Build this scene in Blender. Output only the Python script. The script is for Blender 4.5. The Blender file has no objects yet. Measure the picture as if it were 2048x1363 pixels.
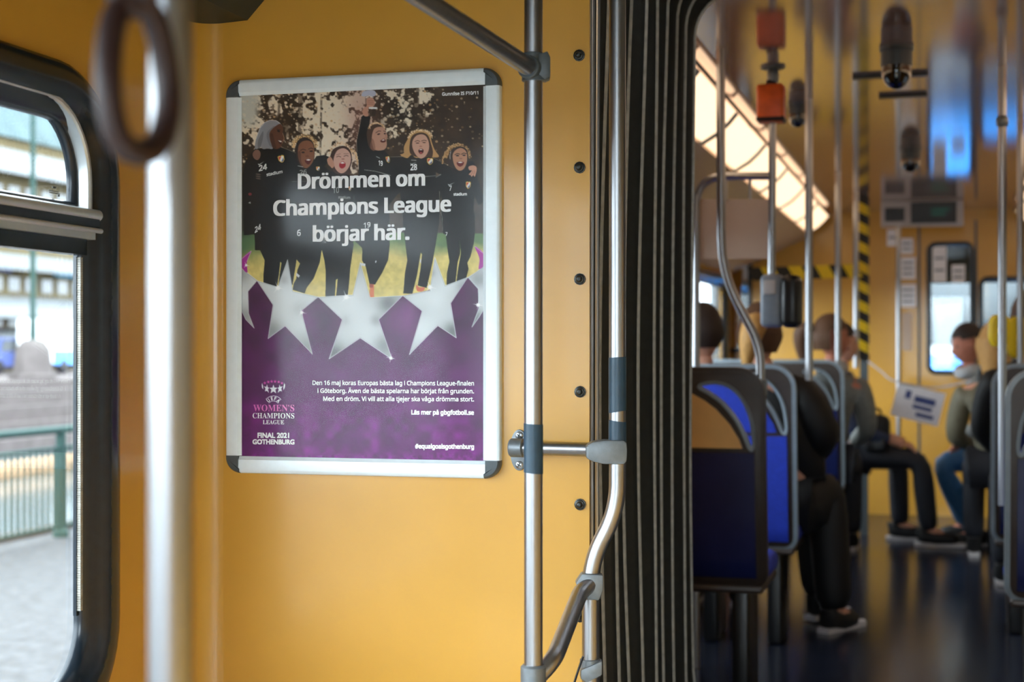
import bpy, bmesh, math, random, os
import numpy as np
from mathutils import Vector, Matrix
from mathutils.geometry import tessellate_polygon

random.seed(4)
rng = np.random.default_rng(7)
sc = bpy.context.scene
COL = sc.collection

# ---------------------------------------------------------------- camera, sky, exposure
FPX, CX, CY = 3050.0, 1024.0, 698.0      # focal length in pixels, principal column, horizon row (2048x1363)
EYE = 1.2
YAW = math.radians(14.98)
S1, C1 = math.sin(YAW), math.cos(YAW)
cam = bpy.data.cameras.new('camera')
cam_ob = bpy.data.objects.new('camera', cam)
COL.objects.link(cam_ob)
cam_ob.location = (0, 0, EYE)
cam_ob.rotation_euler = (math.pi / 2, 0, YAW)
cam.sensor_width = 36
cam.lens = 36 * FPX / 2048
cam.shift_y = (CY - 681.5) / 2048
cam.clip_start = 0.05
cam.dof.use_dof = True
cam.dof.focus_distance = 2.78
cam.dof.aperture_fstop = 4.0
sc.camera = cam_ob

world = bpy.data.worlds.new('overcast_sky')
sc.world = world
world.use_nodes = True
wn, wl = world.node_tree.nodes, world.node_tree.links
wn.clear()
wo = wn.new('ShaderNodeOutputWorld')
wb = wn.new('ShaderNodeBackground')
tc = wn.new('ShaderNodeTexCoord')
sx = wn.new('ShaderNodeSeparateXYZ')
rp = wn.new('ShaderNodeValToRGB')
rp.color_ramp.elements[0].position = 0.0
rp.color_ramp.elements[0].color = (0.83, 0.90, 0.97, 1)
rp.color_ramp.elements[1].position = 0.6
rp.color_ramp.elements[1].color = (0.89, 0.95, 1.0, 1)
wl.new(tc.outputs['Generated'], sx.inputs[0])
wl.new(sx.outputs['Z'], rp.inputs[0])
wl.new(rp.outputs[0], wb.inputs[0])
wl.new(wb.outputs[0], wo.inputs[0])
wb.inputs[1].default_value = 4.0

sc.view_settings.view_transform = 'Standard'
sc.view_settings.look = 'None'
sc.view_settings.gamma = 1.0
sc.view_settings.use_curve_mapping = False
sc.view_settings.exposure = 1.75


def portal(name, loc, rot, sx_, sy_):
    l = bpy.data.lights.new(name, 'AREA')
    l.shape = 'RECTANGLE'
    l.size, l.size_y = sx_, sy_
    l.cycles.is_portal = True
    o = bpy.data.objects.new(name, l)
    o.location, o.rotation_euler = loc, rot
    COL.objects.link(o)


# ---------------------------------------------------------------- placing helpers
def W(px, py, z):
    """world point seen at photo pixel (px, py), z metres along the view axis"""
    r = (px - CX) / FPX * z
    return Vector((r * C1 - z * S1, r * S1 + z * C1, EYE + (CY - py) / FPX * z))


def onY(px, py, Y):
    k = (px - CX) / FPX
    return W(px, py, Y / (k * S1 + C1))


def onX(px, py, X):
    k = (px - CX) / FPX
    return W(px, py, X / (k * C1 - S1))


A2 = math.radians(-0.95)                  # the front car stands at a slight angle to this one
R2 = Matrix.Rotation(A2, 3, 'Z')


def L2(x, y, z):
    return R2 @ Vector((x, y, z))


# ---------------------------------------------------------------- materials
MATS = {}


def srgb(r, g, b):
    f = lambda u: (u / 255 / 12.92) if u / 255 <= 0.04045 else ((u / 255 + 0.055) / 1.055) ** 2.4
    return (f(r), f(g), f(b))


def mat(name, col, rough=0.5, metal=0.0, var=0.06, scale=30.0, bump=0.0, bscale=200.0, coat=0.0, stretch=None,
        emit=None, estr=0.0, spec=0.5):
    m = bpy.data.materials.new(name)
    m.use_nodes = True
    n, l = m.node_tree.nodes, m.node_tree.links
    b = n['Principled BSDF']
    b.inputs['Roughness'].default_value = rough
    b.inputs['Metallic'].default_value = metal
    b.inputs['Coat Weight'].default_value = coat
    b.inputs['Coat Roughness'].default_value = 0.1
    b.inputs['Specular IOR Level'].default_value = spec
    t = n.new('ShaderNodeTexCoord')
    mp = n.new('ShaderNodeMapping')
    l.new(t.outputs['Object'], mp.inputs[0])
    if stretch:
        mp.inputs['Scale'].default_value = stretch
    nz = n.new('ShaderNodeTexNoise')
    nz.inputs['Scale'].default_value = scale
    nz.inputs['Detail'].default_value = 3
    l.new(mp.outputs[0], nz.inputs[0])
    r = n.new('ShaderNodeValToRGB')
    c0 = [max(0, c * (1 - var)) for c in col]
    c1 = [min(1, c * (1 + var)) for c in col]
    r.color_ramp.elements[0].position = 0.3
    r.color_ramp.elements[1].position = 0.7
    r.color_ramp.elements[0].color = (*c0, 1)
    r.color_ramp.elements[1].color = (*c1, 1)
    l.new(nz.outputs[0], r.inputs[0])
    l.new(r.outputs[0], b.inputs['Base Color'])
    if emit:
        b.inputs['Emission Color'].default_value = (*emit, 1)
        b.inputs['Emission Strength'].default_value = estr
    if bump:
        nb = n.new('ShaderNodeTexNoise')
        nb.inputs['Scale'].default_value = bscale
        l.new(mp.outputs[0], nb.inputs[0])
        bp = n.new('ShaderNodeBump')
        bp.inputs['Strength'].default_value = bump
        bp.inputs['Distance'].default_value = 0.002
        l.new(nb.outputs[0], bp.inputs['Height'])
        l.new(bp.outputs[0], b.inputs['Normal'])
    MATS[name] = m
    return m


def glass(name, tint=(1, 1, 1), rough=0.02, ior=1.45, extra=0.0):
    m = bpy.data.materials.new(name)
    m.use_nodes = True
    n, l = m.node_tree.nodes, m.node_tree.links
    n.clear()
    o = n.new('ShaderNodeOutputMaterial')
    mx = n.new('ShaderNodeMixShader')
    tr = n.new('ShaderNodeBsdfTransparent')
    tr.inputs[0].default_value = (*tint, 1)
    gl = n.new('ShaderNodeBsdfGlossy')
    gl.inputs['Roughness'].default_value = rough
    lw = n.new('ShaderNodeLayerWeight')
    lw.inputs[0].default_value = 0.5
    pw = n.new('ShaderNodeMath')
    pw.operation = 'POWER'
    pw.inputs[1].default_value = 5.0
    ad = n.new('ShaderNodeMath')
    ad.operation = 'MULTIPLY_ADD'
    ad.use_clamp = True
    r0 = ((ior - 1) / (ior + 1)) ** 2
    ad.inputs[1].default_value = 1 - r0
    ad.inputs[2].default_value = r0 + extra
    l.new(lw.outputs['Facing'], pw.inputs[0])
    l.new(pw.outputs[0], ad.inputs[0])
    l.new(ad.outputs[0], mx.inputs[0])
    l.new(tr.outputs[0], mx.inputs[1])
    l.new(gl.outputs[0], mx.inputs[2])
    l.new(mx.outputs[0], o.inputs[0])
    MATS[name] = m
    return m


mat('yellow_paint', srgb(205, 152, 54), 0.34, var=0.035, scale=6, bump=0.04, bscale=500, coat=0.4)
mat('steel', (0.36, 0.365, 0.38), 0.33, 1.0, var=0.05, scale=120, stretch=(1, 1, 0.05))
mat('cast_grey', srgb(120, 126, 130), 0.42, 0.55, var=0.1, scale=90, bump=0.1, bscale=700)
mat('blue_tape', srgb(38, 66, 84), 0.38, var=0.12, scale=60, bump=0.12, bscale=300)
mat('rubber', srgb(32, 34, 32), 0.5, var=0.25, scale=45, bump=0.15, bscale=350)
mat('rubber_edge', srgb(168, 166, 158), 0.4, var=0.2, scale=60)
mat('seal', srgb(26, 36, 45), 0.2, var=0.12, scale=60, bump=0.05, bscale=500)
mat('aluminium', srgb(205, 210, 212), 0.36, 0.75, var=0.03, scale=60)
mat('aluminium_matte', srgb(232, 242, 247), 0.42, 0.15, var=0.025, scale=60)
mat('cap_grey', srgb(72, 80, 84), 0.4, var=0.1, scale=150, bump=0.08)
mat('bolt', srgb(58, 60, 58), 0.35, 0.7, var=0.2, scale=200)
mat('dark_green', srgb(38, 42, 34), 0.55, var=0.08, scale=20)
mat('leather', srgb(40, 18, 16), 0.5, var=0.15, scale=120, bump=0.1)
mat('floor_vinyl', srgb(24, 28, 40), 0.2, var=0.22, scale=9, bump=0.05, bscale=60)
mat('ceiling_gloss', srgb(158, 128, 118), 0.09, 0.12, var=0.03, scale=4, bump=0.06, bscale=7, coat=0.6)
mat('ceiling_plain', srgb(150, 140, 120), 0.5, var=0.03, scale=4)
mat('cream_panel', srgb(196, 172, 152), 0.45, var=0.04, scale=10)
mat('seat_shell', srgb(54, 44, 38), 0.4, var=0.1, scale=30)
mat('seat_rim', srgb(126, 138, 146), 0.35, var=0.06, scale=30)
mat('seat_back', srgb(22, 30, 74), 0.25, var=0.2, scale=6)
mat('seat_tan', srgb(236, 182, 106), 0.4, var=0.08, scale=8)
mat('seat_blue', srgb(16, 48, 165), 0.7, var=0.12, scale=60, bump=0.2)
mat('black_plastic', srgb(18, 19, 21), 0.35, var=0.15, scale=50)
mat('grey_plastic', srgb(128, 138, 150), 0.4, var=0.06, scale=40)
mat('light_plastic', srgb(190, 184, 184), 0.5, var=0.04, scale=40)
mat('orange_box', srgb(222, 92, 18), 0.4, var=0.15, scale=25)
mat('hazard_yellow', srgb(238, 200, 24), 0.45, var=0.05, scale=40)
mat('hazard_black', srgb(20, 20, 18), 0.45, var=0.1, scale=40)
mat('button_yellow', srgb(244, 206, 20), 0.4, var=0.05, scale=40)
mat('paper', srgb(246, 245, 250), 0.6, var=0.03, scale=50)
mat('ink_blue', srgb(70, 84, 140), 0.6, var=0.1, scale=50)
mat('lamp_diffuser', srgb(255, 226, 190), 0.5, var=0.01, emit=(1.0, 0.70, 0.44), estr=0.52)
mat('screen_green', srgb(10, 40, 32), 0.4, emit=(0.05, 0.5, 0.35), estr=0.02)
mat('dome_glass', srgb(10, 12, 14), 0.04, var=0.05, coat=1.0)
glass('window_glass', (0.93, 0.97, 0.98))
glass('cover_sheet', (0.985, 0.985, 0.985), 0.12, 1.2)
# outside
mat('floor_pale', srgb(205, 205, 202), 0.35, var=0.12, scale=12)
mat('cobbles', srgb(68, 69, 71), 0.7, var=0.28, scale=9, bump=0.5, bscale=18, spec=0.05)
mat('quay_stone', srgb(92, 86, 84), 0.8, var=0.15, scale=2, spec=0.05)
mat('water', srgb(104, 114, 118), 0.12, var=0.1, scale=0.5, bump=0.4, bscale=3)
mat('rail_green', srgb(44, 66, 62), 0.5, var=0.1, scale=20, spec=0.05)
mat('facade', srgb(92, 82, 60), 0.8, var=0.06, scale=0.6, spec=0.05)
mat('facade_pale', srgb(120, 124, 126), 0.8, var=0.05, scale=0.6, spec=0.05)
mat('canopy_white', srgb(116, 119, 121), 0.6, var=0.03, scale=1, spec=0.05)
mat('facade_window', srgb(70, 74, 78), 0.2, var=0.3, scale=1)
mat('sign_blue', srgb(70, 168, 214), 0.5, var=0.08, scale=2)
mat('vehicle_white', srgb(236, 238, 240), 0.3, var=0.03, scale=2)
mat('vehicle_blue', srgb(46, 134, 214), 0.3, var=0.06, scale=2)
mat('roof_slate', srgb(70, 84, 86), 0.7, var=0.2, scale=0.5, spec=0.05)
mat('timber', srgb(176, 140, 110), 0.8, var=0.2, scale=3, spec=0.05)
# people
for nm, c in dict(skin=(206, 150, 124), skin2=(188, 120, 96), hair_dark=(44, 32, 28), hair_blond=(196, 148, 84), hair_brown=(92, 62, 40),
                  coat_black=(6, 6, 8), shirt_white=(214, 218, 220), jacket_grey=(120, 122, 118), jacket_khaki=(110, 104, 84),
                  trousers_dark=(22, 26, 36), jeans=(34, 84, 124), shoe_black=(16, 16, 18), jacket_navy=(40, 54, 84), lip=(150, 70, 66), eye_dark=(30, 24, 22),
                  scarf_grey=(176, 178, 180)).items():
    mat(nm, srgb(*c), 0.65, var=0.12, scale=40, bump=0.08, bscale=150)


# ---------------------------------------------------------------- mesh builder
class MB:
    def __init__(self):
        self.v, self.f = [], []

    def add(self, vs, fs):
        b = len(self.v)
        self.v += [Vector(p) for p in vs]
        self.f += [[b + i for i in f] for f in fs]
        return self

    def box(self, lo, hi, M=None, c=None):
        x0, y0, z0 = lo
        x1, y1, z1 = hi
        vs = [Vector(p) for p in ((x0, y0, z0), (x1, y0, z0), (x1, y1, z0), (x0, y1, z0), (x0, y0, z1), (x1, y0, z1), (x1, y1, z1), (x0, y1, z1))]
        if M is not None:
            vs = [M @ p for p in vs]
        if c is not None:
            vs = [p + Vector(c) for p in vs]
        return self.add(vs, [(0, 3, 2, 1), (4, 5, 6, 7), (0, 1, 5, 4), (1, 2, 6, 5), (2, 3, 7, 6), (3, 0, 4, 7)])

    def rbox(self, lo, hi, r, M=None, c=None, n=3):
        """box with all edges rounded"""
        cx = [(lo[i] + hi[i]) / 2 for i in range(3)]
        h = [(hi[i] - lo[i]) / 2 - r for i in range(3)]
        nu, nv = 4 * (n + 1), 2 * (n + 1)
        vs, fs = [], []
        for j in range(nv):
            q = j if j <= n else j - 1
            th = -math.pi / 2 + math.pi * (j - (1 if j > n else 0)) / (nv - 2)
            sz = -1 if j <= n else 1
            for i in range(nu):
                k = i // (n + 1)
                ph = math.pi / 2 * (k + (i % (n + 1)) / n)
                sx_ = (1, -1, -1, 1)[k]
                sy_ = (1, 1, -1, -1)[k]
                p = Vector((cx[0] + sx_ * h[0] + r * math.cos(th) * math.cos(ph), cx[1] + sy_ * h[1] + r * math.cos(th) * math.sin(ph), cx[2] + sz * h[2] + r * math.sin(th)))
                if M is not None:
                    p = M @ p
                if c is not None:
                    p = p + Vector(c)
                vs.append(p)
        for j in range(nv - 1):
            for i in range(nu):
                fs.append((j * nu + i, j * nu + (i + 1) % nu, (j + 1) * nu + (i + 1) % nu, (j + 1) * nu + i))
        fs.append(tuple(range(nu))[::-1])
        fs.append(tuple((nv - 1) * nu + i for i in range(nu)))
        return self.add(vs, fs)

    def tube(self, path, r, n=16, closed=False, caps=True, flat=1.0, up=None):
        P = [Vector(p) for p in path]
        N = len(P)
        R = r if isinstance(r, (list, tuple)) else [r] * N
        T = []
        for i in range(N):
            a = P[(i - 1) % N] if (closed or i > 0) else P[i]
            b = P[(i + 1) % N] if (closed or i < N - 1) else P[i]
            T.append((b - a).normalized())
        u = Vector(up) if up else (Vector((0, 0, 1)) if abs(T[0].z) < 0.9 else Vector((1, 0, 0)))
        u = (u - T[0] * u.dot(T[0])).normalized()
        vs, fs = [], []
        for i in range(N):
            u = (u - T[i] * u.dot(T[i])).normalized()
            w = T[i].cross(u)
            for k in range(n):
                a = 2 * math.pi * k / n
                vs.append(P[i] + (u * math.cos(a) * flat + w * math.sin(a)) * R[i])
        for i in range(N if closed else N - 1):
            j = (i + 1) % N
            for k in range(n):
                k2 = (k + 1) % n
                fs.append((i * n + k, i * n + k2, j * n + k2, j * n + k))
        if caps and not closed:
            fs.append(tuple(range(n))[::-1])
            fs.append(tuple((N - 1) * n + k for k in range(n)))
        return self.add(vs, fs)

    def lathe(self, o, d, prof, n=20):
        """prof: list of (distance along d, radius)"""
        o, d = Vector(o), Vector(d).normalized()
        u = Vector((0, 0, 1)) if abs(d.z) < 0.9 else Vector((1, 0, 0))
        u = (u - d * u.dot(d)).normalized()
        w = d.cross(u)
        vs, fs = [], []
        for (t, r) in prof:
            for k in range(n):
                a = 2 * math.pi * k / n
                vs.append(o + d * t + (u * math.cos(a) + w * math.sin(a)) * max(r, 1e-5))
        for i in range(len(prof) - 1):
            for k in range(n):
                k2 = (k + 1) % n
                fs.append((i * n + k, i * n + k2, (i + 1) * n + k2, (i + 1) * n + k))
        fs.append(tuple(range(n))[::-1])
        fs.append(tuple((len(prof) - 1) * n + k for k in range(n)))
        return self.add(vs, fs)

    def prism(self, poly, off):
        """closed polygon of 3D points pushed along off"""
        P = [Vector(p) for p in poly]
        off = Vector(off)
        n = len(P)
        return self.add(P + [p + off for p in P], [tuple(range(n))[::-1], tuple(range(n, 2 * n))] + [(i, (i + 1) % n, n + (i + 1) % n, n + i) for i in range(n)])

    def bprism(self, poly, off, bev):
        """prism with bevelled edges"""
        t = MB().prism(poly, off)
        bm = bmesh.new()
        vs = [bm.verts.new(p) for p in t.v]
        for f in t.f:
            bm.faces.new([vs[i] for i in f])
        bmesh.ops.recalc_face_normals(bm, faces=bm.faces[:])
        es = [e for e in bm.edges if e.calc_face_angle(0) > 0.3]
        bmesh.ops.bevel(bm, geom=es, offset=bev, segments=2, profile=0.6, affect='EDGES')
        bm.verts.index_update()
        self.add([v.co.copy() for v in bm.verts], [[v.index for v in f.verts] for f in bm.faces])
        bm.free()
        return self

    def plate(self, outer, holes, fn, fn2):
        """flat outline with holes, 2D -> 3D by fn (front) and fn2 (back)"""
        loops = [len(lp) for lp in [outer] + holes]
        pts = [tuple(p) for lp in [outer] + holes for p in lp]
        tris = [list(t) for t in tessellate_polygon([[Vector((p[0], p[1], 0)) for p in lp] for lp in [outer] + holes])]
        n = len(pts)
        fs = [t for t in tris] + [[n + i for i in t[::-1]] for t in tris]
        b = 0
        for L in loops:
            for i in range(L):
                a, c = b + i, b + (i + 1) % L
                fs.append((a, n + a, n + c, c))
            b += L
        return self.add([fn(*p) for p in pts] + [fn2(*p) for p in pts], fs)

    def sweep_loop(self, loop, prof, fn):
        """closed 2D loop; prof = [(outward, height)] closed section; fn(a, b, h) -> 3D"""
        N = len(loop)
        L = [Vector(p) for p in loop]
        vs, fs = [], []
        ar = sum(L[i].x * L[(i + 1) % N].y - L[(i + 1) % N].x * L[i].y for i in range(N))
        sg = 1 if ar > 0 else -1
        m = len(prof)
        for i in range(N):
            t = (L[(i + 1) % N] - L[i - 1]).normalized()
            nrm = Vector((t.y, -t.x)) * sg
            for (o, h) in prof:
                p = L[i] + nrm * o
                vs.append(fn(p.x, p.y, h))
        for i in range(N):
            j = (i + 1) % N
            for k in range(m):
                k2 = (k + 1) % m
                fs.append((i * m + k, i * m + k2, j * m + k2, j * m + k))
        return self.add(vs, fs)

    def build(self, name, material, parent=None, smooth=True, angle=35, world=True, bevel=0.0):
        me = bpy.data.meshes.new(name)
        off = parent_loc(parent) if (parent is not None and world) else Vector((0, 0, 0))
        me.from_pydata([tuple(p - off) for p in self.v], [], self.f)
        bm = bmesh.new()
        bm.from_mesh(me)
        bmesh.ops.recalc_face_normals(bm, faces=bm.faces[:])
        if bevel:
            es = [e for e in bm.edges if len(e.link_faces) == 2 and e.calc_face_angle() > 0.5]
            bmesh.ops.bevel(bm, geom=es, offset=bevel, segments=2, profile=0.6, affect='EDGES')
        bm.to_mesh(me)
        bm.free()
        if smooth:
            me.polygons.foreach_set('use_smooth', [True] * len(me.polygons))
            me.set_sharp_from_angle(angle=math.radians(angle))
        me.materials.append(MATS[material] if isinstance(material, str) else material)
        o = bpy.data.objects.new(name, me)
        COL.objects.link(o)
        if parent is not None:
            o.parent = parent
        return o


def parent_loc(p):
    v = Vector((0, 0, 0))
    while p is not None:
        v += p.location
        p = p.parent
    return v


def tag(o, label=None, cat=None, group=None, kind=None):
    if label:
        o['label'] = label
    if cat:
        o['category'] = cat
    if group:
        o['group'] = group
    if kind:
        o['kind'] = kind
    return o


def thing(name, loc, label, cat, group=None, rz=0.0, kind=None):
    o = bpy.data.objects.new(name, None)
    o.empty_display_size = 0.05
    COL.objects.link(o)
    o.location = loc
    o.rotation_euler = (0, 0, rz)
    return tag(o, label, cat, group, kind)


def struct(o, label=None):
    o['kind'] = 'structure'
    if label:
        o['label'] = label
    return o


def rrect(x0, x1, y0, y1, r, n=8):
    if not isinstance(r, (list, tuple)):
        r = [r] * 4
    out = []
    for (cx, cy, rr, a0) in ((x1 - r[0], y0 + r[0], r[0], -90), (x1 - r[1], y1 - r[1], r[1], 0), (x0 + r[2], y1 - r[2], r[2], 90), (x0 + r[3], y0 + r[3], r[3], 180)):
        for i in range(n + 1):
            a = math.radians(a0 + 90 * i / n)
            out.append((cx + rr * math.cos(a), cy + rr * math.sin(a)))
    return out


def smooth_path(pts, sub=8, closed=False):
    P = [Vector(p) for p in pts]
    n = len(P)
    out = []
    for i in range(n if closed else n - 1):
        p0 = P[(i - 1) % n] if (closed or i > 0) else P[i]
        p1, p2 = P[i], P[(i + 1) % n]
        p3 = P[(i + 2) % n] if (closed or i + 2 < n) else p2
        for k in range(sub):
            t = k / sub
            out.append(0.5 * ((2 * p1) + (p2 - p0) * t + (2 * p0 - 5 * p1 + 4 * p2 - p3) * t * t + (3 * p1 - p0 - 3 * p2 + p3) * t ** 3))
    if not closed:
        out.append(P[-1])
    return out


def round_path(pts, r, n=8):
    """polyline with rounded corners of cutback r"""
    P = [Vector(p) for p in pts]
    out = [P[0]]
    for i in range(1, len(P) - 1):
        a, b, c = P[i - 1], P[i], P[i + 1]
        d1, d2 = (a - b), (c - b)
        q = min(r, d1.length * 0.49, d2.length * 0.49)
        s, e = b + d1.normalized() * q, b + d2.normalized() * q
        for k in range(n + 1):
            t = k / n
            out.append(s * (1 - t) ** 2 + b * 2 * t * (1 - t) + e * t * t)
    out.append(P[-1])
    return out

# ================================================================ SETTING: this car
YB = 2.66                      # bulkhead plane
XL, XR = -1.33, 0.97
ZC = 2.3
XG0, XG1 = -0.569, 0.33        # gangway opening
ZG = 2.14
wall = MB()
TB = .008
wall.box((XL, YB, 0), (XG0, YB + TB, ZC))
wall.box((XG1, YB, 0), (XR, YB + TB, ZC))
wall.box((XG0, YB, ZG), (XG1, YB + TB, ZC))
for sx_, x_ in ((1, XG0), (-1, XG1)):
    wall.prism([(x_, YB, ZG), (x_, YB, ZG - .1)] + [(x_ + sx_ * (.1 - .1 * math.cos(math.radians(a))), YB, ZG - .1 + .1 * math.sin(math.radians(a))) for a in (22, 45, 67, 90)], (0, TB, 0))
bulk = struct(wall.build('wall_front', 'yellow_paint', smooth=False), 'glossy yellow end panel of the tram car that carries the poster frame')
# dome-headed bolts down the edge of the panel
for (px, py) in ((1158.5, 111), (1159.5, 335), (1160, 558), (1160.5, 783), (1160.5, 1008), (1160, 1232)):
    c = onY(px, py, YB)
    b = MB().lathe(c, (0, -1, 0), [(0, 0.0105), (0.0025, 0.0105), (0.003, 0.0085), (0.0065, 0.0078), (0.0070, 0.006), (0.0105, 0.0055), (0.013, 0.0035), (0.0138, 0.0)], 12)
    b.build('bolt', 'bolt', bulk)


def side_wall(name, X, y0, y1, z1, holes, out, material, fn=None):
    """out = -1: outside lies towards -X"""
    fn = fn or (lambda x, y, z: Vector((x, y, z)))
    m = MB()
    m.plate([(y0, 0), (y1, 0), (y1, z1), (y0, z1)], holes, lambda a, b: fn(X, a, b), lambda a, b: fn(X + out * 0.05, a, b))
    return struct(m.build(name, material, smooth=False))


SEAL = [(.035, -.002), (.035, .007), (.028, .013), (.014, .018), (0, .019), (-.014, .016), (-.024, .008), (-.033, .002), (-.044, -.003), (-.05, -.008), (-.055, -.014), (-.055, -.026), (.0, -.026)]


def car_window(name, X, y0, y1, z0, z1, r, inn, label, sash=True, fn=None, hopper=None):
    """rubber-sealed car window; inn = +1 when the inside lies towards +X"""
    fn = fn or (lambda x, y, z: Vector((x, y, z)))
    w = bpy.data.objects.new(name, None)
    COL.objects.link(w)
    w.location = fn(X, (y0 + y1) / 2, z0)
    struct(w, label)
    loop = rrect(y0, y1, z0, z1, r, 10)
    F = lambda a, b, h: fn(X + inn * h, a, b)
    MB().sweep_loop(loop, SEAL, F).build('rubber_seal', 'seal', w, angle=60)
    if not sash:
        g = rrect(y0 + .05, y1 - .05, z0 + .05, z1 - .05, max(.02, r - .05), 6)
        MB().plate(g, [], lambda a, b: F(a, b, -.018), lambda a, b: F(a, b, -.023)).build('pane', 'window_glass', w, smooth=False)
        return w
    zb0, zb1 = hopper
    g = rrect(y0 + .047, y1 - .047, z0 + .047, zb0 + .004, [r - .045, .012, .012, r - .045], 6)
    MB().plate(g, [], lambda a, b: F(a, b, -.018), lambda a, b: F(a, b, -.023)).build('pane', 'window_glass', w, smooth=False)
    # beaded strip inside the lower seal
    bead = MB()
    n = 150
    for i in range(n):
        z = z0 + .17 + (zb0 - z0 - .185) * i / (n - 1)
        bead.box((-.0035, -.0035, -.0017), (.0035, .0035, .0017), c=F(y1 - .0585, z, -.0125))
    tag(bead.build('bead_strip', 'rubber_edge', w, smooth=False), kind='stuff')
    MB().box((-.003, -.0045, z0 + .16), (.003, .0045, zb0 - .012), c=F(y1 - .0595, 0, -.0185)).build('glazing_bead', 'seal', w)
    # hinged upper sash
    so = rrect(y0 + .04, y1 - .052, zb1 - .004, z1 - .018, [.012, r - .018, r - .018, .012], 10)
    ring = [(0, -.004), (0, .006), (-.002, .008), (-.007, .008), (-.010, .005), (-.013, -.014), (0, -.014)]
    MB().sweep_loop(so, ring, F).build('sash_frame', 'aluminium', w, angle=30)
    gi = rrect(y0 + .053, y1 - .065, zb1 + .008, z1 - .031, [.010, r - .03, r - .03, .010], 10)
    MB().sweep_loop(gi, [(.004, -.013), (-.003, -.011), (-.008, -.013), (-.012, -.018), (-.012, -.026), (.004, -.026)], F).build('gasket', 'seal', w, angle=50)
    MB().plate(rrect(y0 + .06, y1 - .072, zb1 + .014, z1 - .038, [.008, r - .036, r - .036, .008], 8), [], lambda a, b: F(a, b, -.019), lambda a, b: F(a, b, -.024)).build('pane', 'window_glass', w, smooth=False)
    # bar between the panes: round top rail, black gap, lower flange
    bar = MB()
    bar.tube([F(y0 + .045, zb1 + .000, .008), F(y1 - .036, zb1 + .000, .008)], .0095, 14)
    bar.build('transom_rail', 'aluminium', w)
    bar = MB()
    bar.box((-.02, y0 + .04, zb1 - .022), (.014, y1 - .04, zb1 - .006), c=(F(0, 0, 0).x, 0, 0))
    bar.build('transom_gap', 'seal', w, smooth=False)
    bar = MB()
    bar.tube([F(y0 + .045, zb1 - .026, .014), F(y1 - .036, zb1 - .026, .014)], .0042, 10)
    bar.box((-.02, y0 + .045, zb0 + .016), (.010, y1 - .047, zb1 - .026), c=(F(0, 0, 0).x, 0, 0))
    bar.build('transom_flange', 'aluminium', w, smooth=False)
    bar = MB().box((-.022, y0 + .045, zb0 - .010), (.002, y1 - .06, zb0 + .016), c=(F(0, 0, 0).x, 0, 0))
    bar.build('transom_seal', 'seal', w, smooth=False)
    return w


hl = [(0.93, 2.31, EYE - .60, EYE + .425), (-0.30, 0.86, .08, 2.12), (-1.54, -0.38, .08, 2.12)]  # last two: unseen door glazing, added for more daylight on the end panel
hr = [(0.95, 2.05, EYE - .35, EYE + .40), (-0.7, 0.5, EYE - .35, EYE + .40)]
side_wall('wall_left', XL, -2.2, YB + .04, ZC, [rrect(*h, .15, 10) for h in hl], -1, 'yellow_paint')['label'] = 'yellow side wall of the car with the rubber-sealed window'
side_wall('wall_right', XR, -2.2, YB + .04, ZC, [rrect(*h, .15, 10) for h in hr], 1, 'yellow_paint')['label'] = 'yellow side wall of the car across the aisle'
w1 = car_window('window_1', XL, *hl[0], .15, 1, 'black rubber-framed tram window with a hinged upper pane', True, None, (EYE + .165, EYE + .222))
for i, h in enumerate(hl[1:]):
    car_window('door_%d' % (i + 1), XL, *h, .15, 1, ('unseen full-height door glazing next to the window, added for daylight', 'unseen full-height rear door glazing, added for daylight')[i], False)
for i, h in enumerate(hr):
    car_window('window_%d' % (i + 2), XR, *h, .15, -1, ('tram window across the aisle next to the end panel', 'tram window across the aisle further back')[i], False)
for h in hl:
    portal('window_portal', (XL - .08, (h[0] + h[1]) / 2, (h[2] + h[3]) / 2), (0, -math.pi / 2, 0), h[3] - h[2], h[1] - h[0])
for h in hr:
    portal('window_portal', (XR + .08, (h[0] + h[1]) / 2, (h[2] + h[3]) / 2), (0, math.pi / 2, 0), h[3] - h[2], h[1] - h[0])
# printed mark on the upper pane
mk = MB()
gx = XL - .0165
for (a, b, w_, h_) in ((105, 372, 7, 5), (97, 381, 20, 2), (98, 385, 22, 2), (98, 389, 15, 3), (115, 389, 4, 4), (104, 397, 5, 1.5)):
    p = onX(a, b, gx)
    q = onX(a + w_, b + h_, gx)
    mk.box((gx - .0003, p.y, q.z), (gx + .0003, q.y, p.z))
mk.build('glass_mark', 'facade_window', w1, smooth=False)
# fillet in the corner of side wall and end panel
f = MB()
rr = 0.05
pts = [(XL, YB - rr)] + [(XL + rr - rr * math.cos(math.radians(a)), YB - rr + rr * math.sin(math.radians(a))) for a in range(10, 90, 10)] + [(XL + rr, YB), (XL - .01, YB + .005)]
f.prism([(x, y, 0.0) for x, y in pts], (0, 0, ZC - .05))
struct(f.build('trim_1', 'yellow_paint', angle=25), 'rounded yellow corner between side wall and end panel')
struct(MB().box((XL - .05, -2.2, -.06), (XR + .05, YB, 0)).build('floor', 'floor_pale', smooth=False), 'grey vinyl floor of the rear car')
struct(MB().box((XL - .05, -2.2, ZC), (XR + .05, YB + .04, ZC + .04)).build('ceiling', 'ceiling_plain', smooth=False), 'plain ceiling of the rear car')
YR = -2.2
rw = (-1.12, 0.76, .55, 2.08)  # unseen rear window, added so daylight meets the end panel head-on
wr = MB()
wr.plate([(XL, 0), (XR, 0), (XR, ZC), (XL, ZC)], [rrect(*rw, .12, 6)], lambda a, b: Vector((a, YR, b)), lambda a, b: Vector((a, YR - .05, b)))
struct(wr.build('wall_rear', 'yellow_paint', smooth=False), 'yellow end wall behind the seats')
e = bpy.data.objects.new('window_4', None)
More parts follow.
